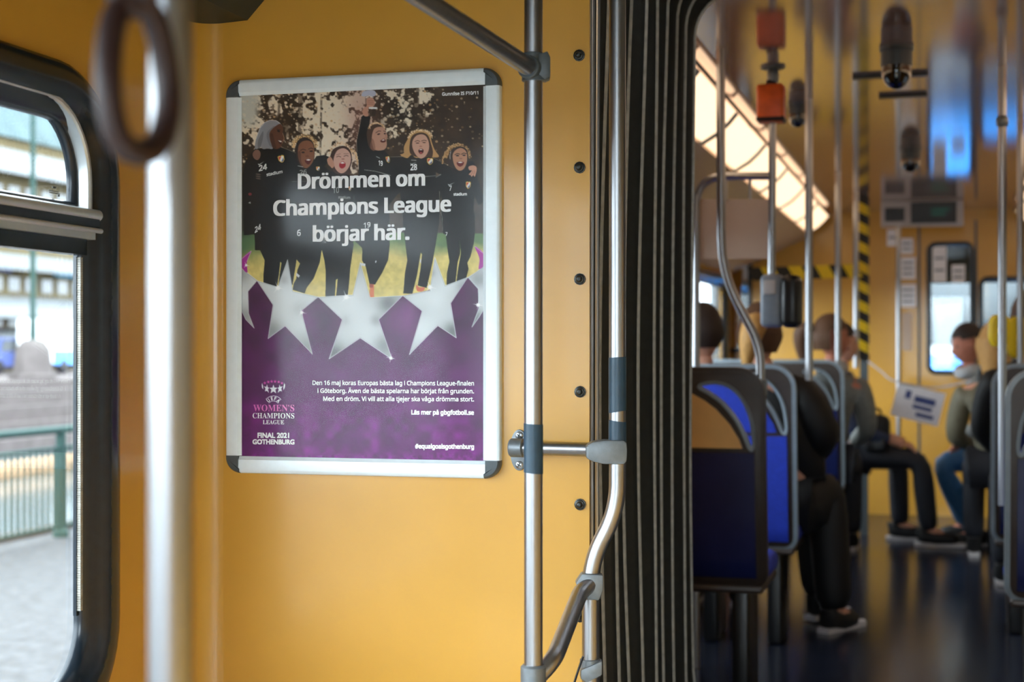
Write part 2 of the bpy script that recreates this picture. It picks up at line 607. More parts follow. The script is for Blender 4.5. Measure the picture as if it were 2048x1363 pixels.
COL.objects.link(e)
e.location = (0, YR, rw[2])
struct(e, 'unseen rear window added to throw daylight on the end panel')
MB().sweep_loop(rrect(*rw, .12, 6), SEAL, lambda a, b, h: Vector((a, YR + h, b))).build('rubber_seal', 'seal', e, angle=60)
MB().plate(rrect(*rw, .12, 6), [], lambda a, b: Vector((a, YR - .03, b)), lambda a, b: Vector((a, YR - .035, b))).build('pane', 'window_glass', e, smooth=False)
portal('window_portal', (-.18, YR - .1, 1.315), (math.pi / 2, 0, 0), 1.88, 1.53)
# dark air duct in the upper corner along each side
pr = [onY(*p, YB) for p in ((345, 58), (388, 53), (495, 40.5), (529, 0), (560, -42))]
prof = [(XL, pr[1].z - .012)] + [(p.x, p.z) for p in pr[1:]] + [(pr[-1].x + .02, ZC), (XL, ZC)]
MB().prism([(x, -2.2, z) for x, z in prof], (0, YB + 2.2, 0)).build('trim_2', 'dark_green', smooth=False)
struct(bpy.data.objects['trim_2'], 'dark green boxed duct along the top of the yellow wall')
xm = XL + XR
MB().prism([(xm - x, -2.2, z) for x, z in prof], (0, YB + 2.2, 0)).build('trim_3', 'dark_green', smooth=False)
struct(bpy.data.objects['trim_3'], 'dark green boxed duct above the aisle windows')

struct(MB().box((XG0 - .12, YB, -.06), (XG1 + .12, 4.12, -.002)).build('floor', 'floor_vinyl', smooth=False), 'dark turntable floor of the gangway')
# ---------------------------------------------------------------- gangway bellows
bel = thing('gangway_bellows', (-0.18, 3.4, 0), 'black pleated rubber bellows joining the two tram cars beside the bolted yellow panel', 'bellows')


def arch(x0, x1, ztop, bulge, rc=.12, n=34):
    out = []
    for i in range(n + 1):
        z = (ztop - rc) * i / n
        out.append((x0 - bulge * math.sin(math.pi * min(1, z / (ztop - .05))) + .03 * max(0, .35 - z) / .35, z))
    for i in range(1, 9):
        a = math.radians(90 * i / 8)
        out.append((x0 + rc - rc * math.cos(a), ztop - rc + rc * math.sin(a)))
    right = [((x0 + x1) - x, z) for x, z in out[::-1]]
    return out + right


Y2B = 4.1
NF = 11
for i in range(NF):
    yc = YB + .115 + i * .1215
    w_i = i / (NF - 1)
    path = arch(XG0 - .045 + .038 * w_i, XG1 + .045 - .038 * w_i, ZG + .03 - .03 * w_i, (.030 + .012 * math.sin(i * 1.9)) * (1 - .7 * w_i))
    m, e = MB(), []
    prof_f = [(-.063, -.075), (-.052, -.05), (-.03, -.028), (-.013, -.006), (-.004, .004), (.005, .003), (.013, -.010), (.03, -.034), (.052, -.06), (.063, -.078)]
    vs, fs = [], []
    N = len(path)
    ph = random.uniform(0, 6)
    for k, (x, z) in enumerate(path):
        a, b = path[max(0, k - 1)], path[min(N - 1, k + 1)]
        t = Vector((b[0] - a[0], b[1] - a[1])).normalized()
        nrm = Vector((t.y, -t.x))             # towards the aisle
        wob = .012 * math.sin(z * 2.2 + ph) + .006 * math.sin(z * 5.1 + ph * 2) + .022 * max(0, .9 - z)
        for (dy, h) in prof_f:
            vs.append((x + nrm.x * h, yc + dy + wob, z + nrm.y * h))
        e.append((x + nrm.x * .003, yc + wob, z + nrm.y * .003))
    q = len(prof_f)
    for k in range(N - 1):
        for j in range(q - 1):
            fs.append((k * q + j, k * q + j + 1, (k + 1) * q + j + 1, (k + 1) * q + j))
    m.add(vs, fs)
    fo = m.build('fold', 'rubber', bel, angle=80)
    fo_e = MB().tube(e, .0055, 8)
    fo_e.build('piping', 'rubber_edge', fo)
# stiff clamping strips where the bellows meet the end panel
for k, (dx, dy) in enumerate(((.004, .03), (.002, .05), (.000, .085))):
    path = arch(XG0 + .0 - dx, XG1 + dx, ZG + .01, .004)
    MB().tube([(x, YB + dy, z) for x, z in path], .004, 8).build('clamp_strip', 'steel', bel)

# ================================================================ SETTING: the front car
XL2, XR2, ZC2 = -1.56, 1.17, EYE + 1.0
YE = 11.4
XO0, XO1 = -0.70, 0.47
m = MB()
ro = .12
ZGO = ZG + .045
notch = [(XL2, 0), (XO0, 0), (XO0, ZGO - ro)] + [(XO0 + ro - ro * math.cos(math.radians(a)), ZGO - ro + ro * math.sin(math.radians(a))) for a in (22, 45, 67, 90)] + \
        [(XO1 - ro + ro * math.sin(math.radians(a)), ZGO - ro + ro * math.cos(math.radians(a))) for a in (0, 22, 45, 67)] + [(XO1, ZGO - ro), (XO1, 0), (XR2, 0), (XR2, ZC2), (XL2, ZC2)]
m.plate(notch, [], lambda a, b: L2(a, Y2B, b), lambda a, b: L2(a, Y2B + .04, b))
struct(m.build('wall_back', 'yellow_paint', smooth=False), 'yellow end panel of the front car around the gangway')
fn2 = L2
h2 = [(5.0, 6.2), (7.45, 8.85), (9.0, 11.2)]
zz = (EYE - .42, EYE + .50)
hc = (11.75, 13.0)
holes = [rrect(a, b, *zz, .12, 8) for a, b in h2 + [hc]]
side_wall('wall_left', XL2, Y2B, 13.5, 1.78, holes, -1, 'yellow_paint', fn2)['label'] = 'yellow window side wall of the front car behind the left seats'
side_wall('wall_right', XR2, Y2B, 13.5, 1.78, holes, 1, 'yellow_paint', fn2)['label'] = 'yellow window side wall of the front car beyond the aisle'
k = 10
for X, inn in ((XL2, 1), (XR2, -1)):
    for a, b in h2 + [hc]:
        car_window('window_%d' % k, X, a, b, *zz, .12, inn, 'rubber-framed side window of the front car', False, fn2)
        c = L2(X - inn * .08, (a + b) / 2, sum(zz) / 2)
        portal('window_portal', c, (0, -inn * math.pi / 2, A2), zz[1] - zz[0], b - a)
        k += 1
struct(MB().box((XL2 - .05, 0, -.06), (XR2 + .05, 13.5 - Y2B, 0), R2.to_4x4(), L2(0, Y2B, 0)).build('floor', 'floor_vinyl', smooth=False), 'dark glossy vinyl floor of the front car aisle')
XS0, XS1 = -.81, .45
struct(MB().box((XS0 - .2, 0, 0), (XS1 + .2, YE - Y2B, .03), R2.to_4x4(), L2(0, Y2B, ZC2)).build('ceiling', 'ceiling_gloss', smooth=False), 'glossy brownish ceiling of the front car that mirrors the cabin')
cp = MB()
for sgn in (0, 1):
    pts = [(XS0 - .160, ZC2 - .165), (XL2, 1.76), (XL2, 1.80), (XS0 - .19, ZC2 - .0), (XS0 - .175, ZC2 - .0)]
    if sgn:
        pts = [(XS0 + XS1 - x, z) for x, z in pts]
    MB().prism([L2(x, Y2B + .04, z) for x, z in pts], R2 @ Vector((0, 13.4 - Y2B, 0))).build('trim_%d' % (4 + sgn), 'cream_panel', smooth=False)
    struct(bpy.data.objects['trim_%d' % (4 + sgn)], 'cream cove panel above the windows of the front car, %s' % ('over the single aisle pole' if sgn else 'below the lit lamp strip'))
struct(MB().box((XL2, 0, 0), (XR2, 13.5 - YE, .03), R2.to_4x4(), L2(0, YE, ZC2)).build('ceiling', 'dark_green', smooth=False), 'dark ceiling of the driver cab')

# warm lamp strips along both ceiling edges
joints = [4.16, 5.2, 6.2, 7.2, 8.2, 9.2, 10.2, 11.2]
words = ['first', 'second', 'third', 'fourth', 'fifth', 'sixth', 'seventh']
for sgn in (0, 1):
    for i in range(len(joints) - 1):
        y0, y1 = joints[i] + .012, joints[i + 1] - .012
        fx = (lambda x: XS0 + XS1 - x) if sgn else (lambda x: x)
        t = thing('ceiling_light', L2(fx(XS0 - .08), (y0 + y1) / 2, ZC2 - .1), 'warm glowing lamp panel, %s from the gangway, %s' % (words[i], 'above the yellow stop buttons' if sgn else 'on the window side beyond the bellows'),
                  'ceiling light', 'warm lamp panels along the front car ceiling')
        sec = [(XS0 - .012, ZC2 - .042), (XS0 - .042, ZC2 - .078), (XS0 - .085, ZC2 - .118), (XS0 - .15, ZC2 - .158), (XS0 - .165, ZC2 - .145), (XS0 - .10, ZC2 - .06), (XS0 - .03, ZC2 - .03)]
        MB().prism([L2(fx(x), y0 + .02, z) for x, z in sec], R2 @ Vector((0, y1 - y0 - .04, 0))).build('diffuser', 'lamp_diffuser', t, angle=50)
        for yy in (y0, y1 - .02):
            s2 = [(XS0 - .008, ZC2 - .044), (XS0 - .041, ZC2 - .083), (XS0 - .085, ZC2 - .124), (XS0 - .155, ZC2 - .165), (XS0 - .17, ZC2 - .145), (XS0 - .10, ZC2 - .05), (XS0 - .03, ZC2 - .024)]
            MB().prism([L2(fx(x), yy, z) for x, z in s2], R2 @ Vector((0, .02, 0))).build('end_frame', 'seat_rim', t, smooth=False)
    MB().tube([L2(fx(XS0 + .002), 4.2, ZC2 - .040), L2(fx(XS0 + .002), 11.2, ZC2 - .040)], .007, 8).build('trim_%d' % (6 + sgn), 'cap_grey')
    struct(bpy.data.objects['trim_%d' % (6 + sgn)], 'grey ceiling rail beside the lamp strip %s' % ('on the aisle window side' if sgn else 'near the bellows'))

# cab partition with glazed door
P2 = lambda px, py: None


def onY2(px, py, Y):
    """pixel on the plane Y of the front car, returned in that car's own axes (x, z)"""
    k_ = (px - CX) / FPX
    a = YAW - A2
    z = Y / (k_ * math.sin(a) + math.cos(a))
    r = k_ * z
    return r * math.cos(a) - z * math.sin(a), EYE + (CY - py) / FPX * z


def rect_px(x0, y0, x1, y1, Y):
    a, b = onY2(x0, y1, Y), onY2(x1, y0, Y)
    return a[0], b[0], a[1], b[1]


wa, wb_ = rect_px(1858, 487, 1944, 744, YE), rect_px(1962, 556, 2078, 712, YE)
wc = rect_px(1440, 500, 1500, 700, YE)
m = MB()
m.plate([(XL2, 0), (XR2, 0), (XR2, ZC2), (XL2, ZC2)], [rrect(*w, .05, 5) for w in (wa, wb_, wc)], lambda a, b: L2(a, YE, b), lambda a, b: L2(a, YE + .03, b))
part = struct(m.build('wall_cab', 'yellow_paint', smooth=False), 'yellow partition of the driver cab at the far end of the aisle')
for i, w in enumerate((wa, wb_, wc)):
    e = bpy.data.objects.new('window_%d' % (30 + i), None)
    COL.objects.link(e)
    e.location = L2(w[0], YE, w[2])
    struct(e, ('dark-framed glass of the cab door behind the seated man', 'wide cab window beside the far pole', 'narrow cab window behind the ticket reader')[i])
    MB().sweep_loop(rrect(*w, .05, 5), [(.018, -.006), (.018, .006), (.004, .012), (-.016, .008), (-.016, -.02), (0, -.02)], lambda a, b, h: L2(a, YE - h, b)).build('rubber_seal', 'seal', e, angle=50)
    MB().plate(rrect(*w, .05, 5), [], lambda a, b: L2(a, YE + .012, b), lambda a, b: L2(a, YE + .016, b)).build('pane', 'window_glass', e, smooth=False)
# door edge lines on the partition
for px in (1838, 1952):
    a0, a1 = onY2(px, 440, YE), onY2(px, 1010, YE)
    MB().box((-.008, -.004, a1[1]), (.008, .002, a0[1]), R2.to_4x4(), L2(a0[0], YE, 0)).build('door_edge', 'cap_grey', part, smooth=False)
# windscreen end of the cab
m = MB()
ws = rrect(XL2 + .15, XR2 - .15, EYE - .55, EYE + .56, .15, 6)
m.plate([(XL2, 0), (XR2, 0), (XR2, ZC2), (XL2, ZC2)], [ws], lambda a, b: L2(a, 13.45, b), lambda a, b: L2(a, 13.5, b))
struct(m.build('wall_nose', 'dark_green', smooth=False), 'dark nose wall of the tram around the windscreen')
e = bpy.data.objects.new('window_33', None)
COL.objects.link(e)
e.location = L2(0, 13.46, EYE - .55)
struct(e, 'windscreen of the tram seen through the cab door')
MB().plate(ws, [], lambda a, b: L2(a, 13.47, b), lambda a, b: L2(a, 13.476, b)).build('pane', 'window_glass', e, smooth=False)
MB().box((-.02, -.02, EYE - .55), (.02, .02, EYE + .56), R2.to_4x4(), L2(.25, 13.45, 0)).build('mullion', 'seal', e, smooth=False)
portal('window_portal', L2(-.19, 13.55, EYE), (-math.pi / 2, 0, A2), XR2 - XL2 - .3, 1.1)

# ================================================================ OUTSIDE
GZ = EYE - 2.1
struct(MB().box((-9.6, -60, GZ - .3), (60, 140, GZ)).build('ground', 'cobbles', smooth=False), 'pale cobbled street outside the window')
struct(MB().box((-9.9, -60, GZ - 2.5), (-9.6, 140, GZ + .04)).build('kerb', 'quay_stone', smooth=False), 'stone kerb along the near quay')
struct(MB().box((-31, -60, -2.7), (-9.9, 140, -2.6)).build('water', 'water', smooth=False), 'bright canal water beyond the railing')
FQ = -31
q = MB()
for i in range(4):
    q.box((FQ - 3 - i * .5, -60, -2.7), (FQ - i * .5, 140, -2.0 + i * .55))
struct(q.build('quay_steps', 'quay_stone', smooth=False), 'pinkish stone steps of the far quay')
struct(MB().box((-140, -60, -.6), (FQ - 2.2, 140, -.02)).build('ground_far_quay', 'quay_stone', smooth=False), 'pale paved far quay across the canal')
MB().tube([(-26, -20, -2.45), (-26, 110, -2.45)], .35, 10).build('mooring_boom', 'timber')
tag(bpy.data.objects['mooring_boom'], 'brown timber boom floating along the canal behind the railing', 'timber boom')

# railing on the near quay
XRL = -9.3
rail = thing('quay_railing', (XRL, 16, GZ), 'green-grey iron railing with thin balusters outside the window', 'railing')
MB().tube([(XRL, 9, GZ + 1.2), (XRL, 26, GZ + 1.2)], .045, 10).build('top_rail', 'rail_green', rail)
MB().tube([(XRL, 9, GZ + 1.0), (XRL, 26, GZ + 1.0)], .02, 8).build('middle_rail', 'rail_green', rail)
MB().tube([(XRL, 9, GZ + .12), (XRL, 26, GZ + .12)], .02, 8).build('bottom_rail', 'rail_green', rail)
post = MB().tube([(XRL, 15.2, GZ), (XRL, 15.2, GZ + 1.2)], .055, 10)
post.lathe((XRL, 15.2, GZ), (0, 0, 1), [(0, .09), (.06, .09), (.1, .06)], 10)
post = post.build('post', 'rail_green', rail)
bal = MB().tube([(XRL, 12, GZ + .12), (XRL, 12, GZ + 1.0)], .021, 6).build('baluster', 'rail_green', rail)
for yy in (9.2, 12.2, 18.2, 21.2, 24.2):
    c = post.copy()
    COL.objects.link(c)
    c.location = post.location + Vector((0, yy - 15.2, 0))
for i in range(1, 90):
    c = bal.copy()
    COL.objects.link(c)
    c.location = bal.location + Vector((0, i * .118, 0))
for i in range(1, 22):
    c = bal.copy()
    COL.objects.link(c)
    c.location = bal.location + Vector((0, -i * .118, 0))

# lamp post on a stone plinth across the canal
lp0 = onX(66, 690, FQ - 4)
lp = thing('lamp_post', (lp0.x, lp0.y, 0), 'tall slim green lamp post on a stone plinth across the canal', 'lamp post')
MB().tube([(lp0.x, lp0.y, .9), (lp0.x, lp0.y, 3), (lp0.x, lp0.y, 11)], [.16, .12, .1], 10).build('post', 'rail_green', lp)
MB().lathe((lp0.x, lp0.y, 0), (0, 0, 1), [(0, 1.0), (.15, 1.0), (.2, .8), (1.2, .7), (1.5, .5), (1.6, .3)], 8).build('plinth', 'quay_stone', lp)
MB().lathe((lp0.x, lp0.y, 11), (0, 0, 1), [(0, .12), (.3, .35), (.8, .4), (1.1, .1)], 10).build('lantern', 'canopy_white', lp)

# cream building with white canopies
BX = -50
bd = thing('waterfront_building', (BX - 6, 85, 0), 'cream waterfront building with white canopies seen through the tram window', 'building')
MB().box((BX - 14, 30, -.02), (BX, 150, 13.2)).build('body', 'facade', bd, smooth=False)
zs = [(11.0, 12.7, 1.2), (8.6, 9.3, .4), (5.6, 6.7, 1.6), (2.9, 4.3, 2.0), (1.2, 2.4, 2.6)]
for i, (z0, z1, dp) in enumerate(zs):
    MB().prism([(BX - .1, 30, z0 + .5), (BX + dp, 30, z0), (BX + dp, 30, z0 + .25), (BX - .1, 30, z1)], (0, 120, 0)).build('canopy', 'canopy_white', bd, smooth=False)
wm = MB().box((BX - .2, 0, 0), (BX + .05, 1.1, .8)).build('window', 'facade_window', bd, smooth=False)
wm.location = Vector((0, 66, 9.7))
for z in (9.7, 7.0, 4.5, 2.5):
    for j in range(16):
        if z == 9.7 and j == 0:
            continue
        c = wm.copy()
        COL.objects.link(c)
        c.location = Vector((0, 66 + j * 1.7, z))
MB().prism([(BX - 14, 30, 13.2), (BX + .3, 30, 13.2), (BX - 7, 30, 25)], (0, 120, 0)).build('roof', 'roof_slate', bd, smooth=False)
for yy in (70, 74, 79, 83.5, 88):
    MB().prism([(BX - 1.0, yy, 14.0), (BX - 1.0, yy + 2.4, 14.0), (BX - 1.0, yy + 2.4, 15.8), (BX - 1.0, yy + 1.2, 17), (BX - 1.0, yy, 15.8)], (-4, 0, 0)).build('dormer', 'canopy_white', bd, smooth=False)
s0, s1 = onX(112, 553, BX + .2), onX(146, 530, BX + .2)
tag(MB().box((BX + .05, s0.y, s0.z), (BX + .3, s1.y, s1.z)).build('sign_panel', 'sign_blue', bd, smooth=False), 'small light blue sign')
s0, s1 = onX(-30, 540, BX + .2), onX(22, 528, BX + .2)
tag(MB().box((BX + .05, s0.y, s0.z), (BX + .3, s1.y, s1.z)).build('sign_panel', 'ink_blue', bd, smooth=False), 'dark blue lettering board')

# van on the far quay
v0 = onX(128, 690, -42)
van = thing('delivery_van', (-42, v0.y, 0), 'white and light blue van parked across the canal', 'van')
vy = v0.y
MB().prism([(-43, vy - 2.6, .5), (-43, vy + 2.4, .5), (-43, vy + 2.4, 1.35), (-43, vy + 1.6, 1.6), (-43, vy + .9, 2.6), (-43, vy - 2.6, 2.7)], (2.0, 0, 0)).build('body', 'vehicle_white', van, smooth=False)
MB().box((-40.99, vy - 2.6, .45), (-40.95, vy + 2.4, 1.15)).build('side_stripe', 'vehicle_blue', van, smooth=False)
MB().prism([(-40.98, vy + .1, 1.6), (-40.98, vy + 1.4, 1.6), (-40.98, vy + .8, 2.4), (-40.98, vy + .1, 2.4)], (.03, 0, 0)).build('side_window', 'facade_window', van, smooth=False)
for dy in (-1.7, 1.5):
    MB().lathe((-41.2, vy + dy, .38), (1, 0, 0), [(0, .38), (.22, .38), (.26, .3)], 16).build('wheel', 'shoe_black', van)
# second vehicle left of the plinth
v1 = onX(5, 690, -44)
van2 = thing('parked_car', (-44, v1.y, 0), 'dark blue and white car parked left of the lamp post plinth', 'car')
vy = v1.y
MB().prism([(-45, vy - 2.2, .35), (-45, vy + 2.2, .35), (-45, vy + 2.2, .95), (-45, vy + 1.2, 1.1), (-45, vy + .6, 1.75), (-45, vy - 1.5, 1.75), (-45, vy - 2.2, 1.0)], (1.8, 0, 0)).build('body', 'ink_blue', van2, smooth=False)
MB().prism([(-43.19, vy - 1.4, 1.1), (-43.19, vy + 1.0, 1.1), (-43.19, vy + .5, 1.65), (-43.19, vy - 1.2, 1.65)], (.03, 0, 0)).build('side_window', 'facade_window', van2, smooth=False)
for dy in (-1.4, 1.4):
    MB().lathe((-43.4, vy + dy, .34), (1, 0, 0), [(0, .34), (.2, .34), (.24, .26)], 14).build('wheel', 'shoe_black', van2)

# tram and house fronts ahead of the cab, row of houses along the street side
tr = thing('oncoming_tram', L2(.35, 26, GZ), 'blue and white tram standing ahead, seen through the cab window', 'tram')
MB().rbox((-1.2, 0, .5), (1.2, 14, 2.0), .12, R2.to_4x4(), L2(.35, 24, GZ)).build('lower_body', 'vehicle_blue', tr)
MB().rbox((-1.18, .02, 1.98), (1.18, 13.9, 3.6), .12, R2.to_4x4(), L2(.35, 24, GZ)).build('upper_body', 'vehicle_white', tr)
MB().rbox((-.95, -.02, 2.15), (.95, .03, 3.1), .02, R2.to_4x4(), L2(.35, 24, GZ)).build('windscreen', 'facade_window', tr)
MB().rbox((-1.0, .3, .1), (1.0, 13.5, .55), .05, R2.to_4x4(), L2(.35, 24, GZ)).build('bogie_skirt', 'shoe_black', tr)


def house(name, lo, hi, label, matn, rows):
    h = thing(name, ((lo[0] + hi[0]) / 2, (lo[1] + hi[1]) / 2, lo[2]), label, 'building')
    MB().box(lo, hi).build('body', matn, h, smooth=False)
    MB().box((lo[0] - .3, lo[1] - .3, hi[2]), (hi[0] + .3, hi[1] + .3, hi[2] + .8)).build('roof', 'roof_slate', h, smooth=False)
    return h


hs = house('town_house', (-8, 60, GZ), (14, 70, 16), 'pale house closing the street ahead of the tram', 'facade_pale', 3)
w0 = MB().box((-.6, -.1, 0), (.6, .1, 1.8)).build('window', 'facade_window', hs, smooth=False, world=False)
w0.location = Vector((-6, 60, 2)) - hs.location
for i in range(9):
    for j in range(4):
        if i or j:
            c = w0.copy()
            COL.objects.link(c)
            c.location = Vector((-6 + i * 2.2, 60, 2 + j * 3.4)) - hs.location
hs = house('town_house', (12, -40, GZ), (22, 55, 11), 'unseen long cream house on the aisle side, set near to block sky', 'facade', 3)  # out-of-view house, kept near to hold back sky from the right windows
w0 = MB().box((-.1, -.6, 0), (.1, .6, 1.8)).build('window', 'facade_window', hs, smooth=False, world=False)
w0.location = Vector((12, -10, 2)) - hs.location
for i in range(20):
    for j in range(3):
        if i or j:
            c = w0.copy()
            COL.objects.link(c)
            c.location = Vector((12, -10 + i * 3, 1.5 + j * 3.2)) - hs.location

# ================================================================ POSTER FRAME AND POSTER
def proj(p):
    r = p[0] * C1 + p[1] * S1
    z = -p[0] * S1 + p[1] * C1
    return CX + FPX * r / z, CY - FPX * (p[2] - EYE) / z


YP = YB - .008                 # paper plane
px0, px1 = onY(484.5, 500, YP).x, onY(967.2, 500, YP).x
pzt = (onY(484.5, 191.3, YP).z + onY(967.2, 170.5, YP).z) / 2
pzb = (onY(485, 910.4, YP).z + onY(966.8, 921.6, YP).z) / 2
YF = YB - .0
fx0, fx1 = onY(453, 500, YB - .010).x, onY(1001.5, 500, YB - .010).x
fzt = (onY(478, 161, YB - .010).z + onY(965, 135.5, YB - .010).z) / 2
fzb = (onY(478, 944, YB - .010).z + onY(965, 957.5, YB - .010).z) / 2
FH = .017                      # frame height off the wall
fr = thing('poster_holder', ((fx0 + fx1) / 2, YB, fzb), 'silver aluminium snap frame with dark rounded corners on the yellow wall', 'picture frame')
RW = ((px0 - fx0) + (fx1 - px1) + (fzt - pzt) + (pzb - fzb)) / 4
CAP = .033


def rail_prof(w):
    return [(0, 0), (0, .011), (.0015, .0142), (.0045, FH - .0008), (.008, FH), (w * .8, FH - .0015), (w - .0045, FH - .0035), (w, FH - .0065), (w, .0095), (w - .004, .009), (w - .004, 0)]


def rail(p_out, inward, along, length, w):
    m_ = MB()
    m_.prism([Vector(p_out) + Vector(inward) * a + Vector((0, -h, 0)) for a, h in rail_prof(w)], Vector(along) * length)
    return m_.build('rail', 'aluminium_matte', fr, angle=25)


rail((fx0, YB, fzb + CAP), (1, 0, 0), (0, 0, 1), fzt - fzb - 2 * CAP, px0 - fx0)
rail((fx1, YB, fzb + CAP), (-1, 0, 0), (0, 0, 1), fzt - fzb - 2 * CAP, fx1 - px1)
rail((fx0 + CAP - .006, YB, fzt), (0, 0, -1), (1, 0, 0), fx1 - fx0 - 2 * CAP + .012, fzt - pzt)
rail((fx0 + CAP - .006, YB, fzb), (0, 0, 1), (1, 0, 0), fx1 - fx0 - 2 * CAP + .012, pzb - fzb)
for sx_, cx_ in ((1, fx0), (-1, fx1)):
    for sz_, cz_ in ((1, fzb), (-1, fzt)):
        out = []
        wx, wz = CAP - .006, CAP
        for a in range(0, 91, 10):
            t = math.radians(a)
            out.append((.030 - .030 * math.sin(t), .030 - .030 * math.cos(t)))
        out = [(wx, 0)] + [p for p in out] + [(0, wz), (wx - .001, wz), (wx, wz - .001)]
        m_ = MB()
        layers = [(0, 0), (0, .011), (.0012, .0150), (.004, FH + .0012), (.009, FH + .0018)]
        vs, n_ = [], len(out)
        cxm, czm = wx * .8, wz * .8
        for ins, h in layers:
            for (a, b) in out:
                da, db = cxm - a, czm - b
                L = math.hypot(da, db) + 1e-6
                ea = a + (da / L * ins if a < wx - .002 else 0)
                eb = b + (db / L * ins if b < wz - .002 else 0)
                vs.append((cx_ + sx_ * ea, YB - h, cz_ + sz_ * eb))
        fs = []
        for i in range(len(layers) - 1):
            for k_ in range(n_):
                fs.append((i * n_ + k_, i * n_ + (k_ + 1) % n_, (i + 1) * n_ + (k_ + 1) % n_, (i + 1) * n_ + k_))
        fs.append(tuple((len(layers) - 1) * n_ + k_ for k_ in range(n_)))
        m_.add(vs, fs)
        m_.build('corner_cap', 'cap_grey', fr, angle=40)
MB().box((px0 - .003, YP - .0032, pzb - .003), (px1 + .003, YP - .0024, pzt + .003)).build('cover_sheet', 'cover_sheet', fr, smooth=False)
MB().box((fx0 + .012, YB - .005, fzb + .012), (fx1 - .012, YB, fzt - .012)).build('back_board', 'cap_grey', fr, smooth=False)

# ---------------------------------------------------------------- the print, painted on a fine grid (photo pixel units on the paper)
GW, GH = 486, 745
gx_ = np.linspace(px0 - .004, px1 + .004, GW)
gz_ = np.linspace(pzt + .004, pzb - .004, GH)
GX, GZZ = np.meshgrid(gx_, gz_)
_r = GX * C1 + YP * S1
_z = -GX * S1 + YP * C1
PX = CX + FPX * _r / _z
PY = CY - FPX * (GZZ - EYE) / _z
CV = np.zeros((GH, GW, 3))


def vnoise(x, y, seed):
    r_ = np.random.default_rng(seed).random((256, 256))
    xi, yi = np.floor(x).astype(int), np.floor(y).astype(int)
    fx_, fy_ = x - xi, y - yi
    fx_, fy_ = fx_ * fx_ * (3 - 2 * fx_), fy_ * fy_ * (3 - 2 * fy_)
    g = lambda a, b: r_[a % 256, b % 256]
    return (g(xi, yi) * (1 - fx_) + g(xi + 1, yi) * fx_) * (1 - fy_) + (g(xi, yi + 1) * (1 - fx_) + g(xi + 1, yi + 1) * fx_) * fy_


def fbm(s, seed, o=3):
    t, a, w = 0, 0, 1
    for i in range(o):
        t = t + w * vnoise(PX / s * 2 ** i + 17 * i, PY / s * 2 ** i + 5 * i, seed + i)
        a += w
        w *= .5
    return t / a


def box_ix(x0, y0, x1, y1):
    cols = np.where((PX[GH // 2] >= x0 - 3) & (PX[GH // 2] <= x1 + 3))[0]
    rows = np.where((PY.min(1) <= y1 + 3) & (PY.max(1) >= y0 - 3))[0]
    if len(cols) == 0 or len(rows) == 0:
        return None
    return slice(rows[0], rows[-1] + 1), slice(cols[0], cols[-1] + 1)


def cover(pts, sub=3):
    P = np.array(pts, float)
    ix = box_ix(P[:, 0].min(), P[:, 1].min(), P[:, 0].max(), P[:, 1].max())
    if ix is None:
        return None, None
    X0, Y0 = PX[ix], PY[ix]
    acc = np.zeros(X0.shape)
    for i in range(sub):
        for j in range(sub):
            x, y = X0 + (i + .5) / sub - .5, Y0 + (j + .5) / sub - .5
            ins = np.zeros(x.shape, bool)
            for a in range(len(P)):
                (xa, ya), (xb, yb) = P[a], P[a - 1]
                if ya == yb:
                    continue
                c = ((ya > y) != (yb > y)) & (x < (xb - xa) * (y - ya) / (yb - ya) + xa)
                ins ^= c
            acc += ins
    return ix, acc / (sub * sub)


def blend(ix, a, col):
    c = np.array(col, float) if not isinstance(col, np.ndarray) else col[ix] if col.ndim == 3 else col
    CV[ix] = CV[ix] * (1 - a[..., None]) + c * a[..., None]


def curve_pts(pts, k=5):
    return [(p.x, p.y) for p in smooth_path([(x, y, 0) for x, y in pts], k, True)]


def poly(pts, col, alpha=1.0, smooth=False):
    ix, a = cover(curve_pts(pts) if smooth else pts)
    if ix is not None:
        blend(ix, a * alpha, col)


def ell(cx, cy, rx, ry, col, alpha=1.0, rot=0, soft=.6, noise=None):
    R = max(rx, ry) + 4
    ix = box_ix(cx - R, cy - R, cx + R, cy + R)
    if ix is None:
        return
    c, s = math.cos(math.radians(rot)), math.sin(math.radians(rot))
    dx, dy = PX[ix] - cx, PY[ix] - cy
    u, v = (dx * c + dy * s) / rx, (-dx * s + dy * c) / ry
    d_ = np.sqrt(u * u + v * v)
    if noise is not None:
        d_ = d_ + noise[ix]
    m_ = min(rx, ry)
    blend(ix, np.clip((1 - d_) * m_ / soft + .5, 0, 1) * alpha, col)


def line(pts, w, col, alpha=1.0):
    P = np.array(pts, float)
    ix = box_ix(P[:, 0].min() - w, P[:, 1].min() - w, P[:, 0].max() + w, P[:, 1].max() + w)
    if ix is None:
        return
    D = np.full(PX[ix].shape, 1e9)
    for a, b in zip(P[:-1], P[1:]):
        v = b - a
        t = np.clip(((PX[ix] - a[0]) * v[0] + (PY[ix] - a[1]) * v[1]) / max(1e-9, v @ v), 0, 1)
        D = np.minimum(D, np.hypot(PX[ix] - a[0] - t * v[0], PY[ix] - a[1] - t * v[1]))
    blend(ix, np.clip(w / 2 - D + .5, 0, 1) * alpha, col)


def zf(ox, oy, s):
    return lambda pts: [(ox + x / s, oy + y / s) for x, y in pts]


ZA, ZB_, ZCC, ZF_, ZGG, ZD = zf(440, 120, 3.4069), zf(480, 170, 7.172), zf(700, 170, 6.489), zf(480, 480, 4.096), zf(480, 330, 4.096), zf(480, 730, 7.571)
full = (slice(None), slice(None))
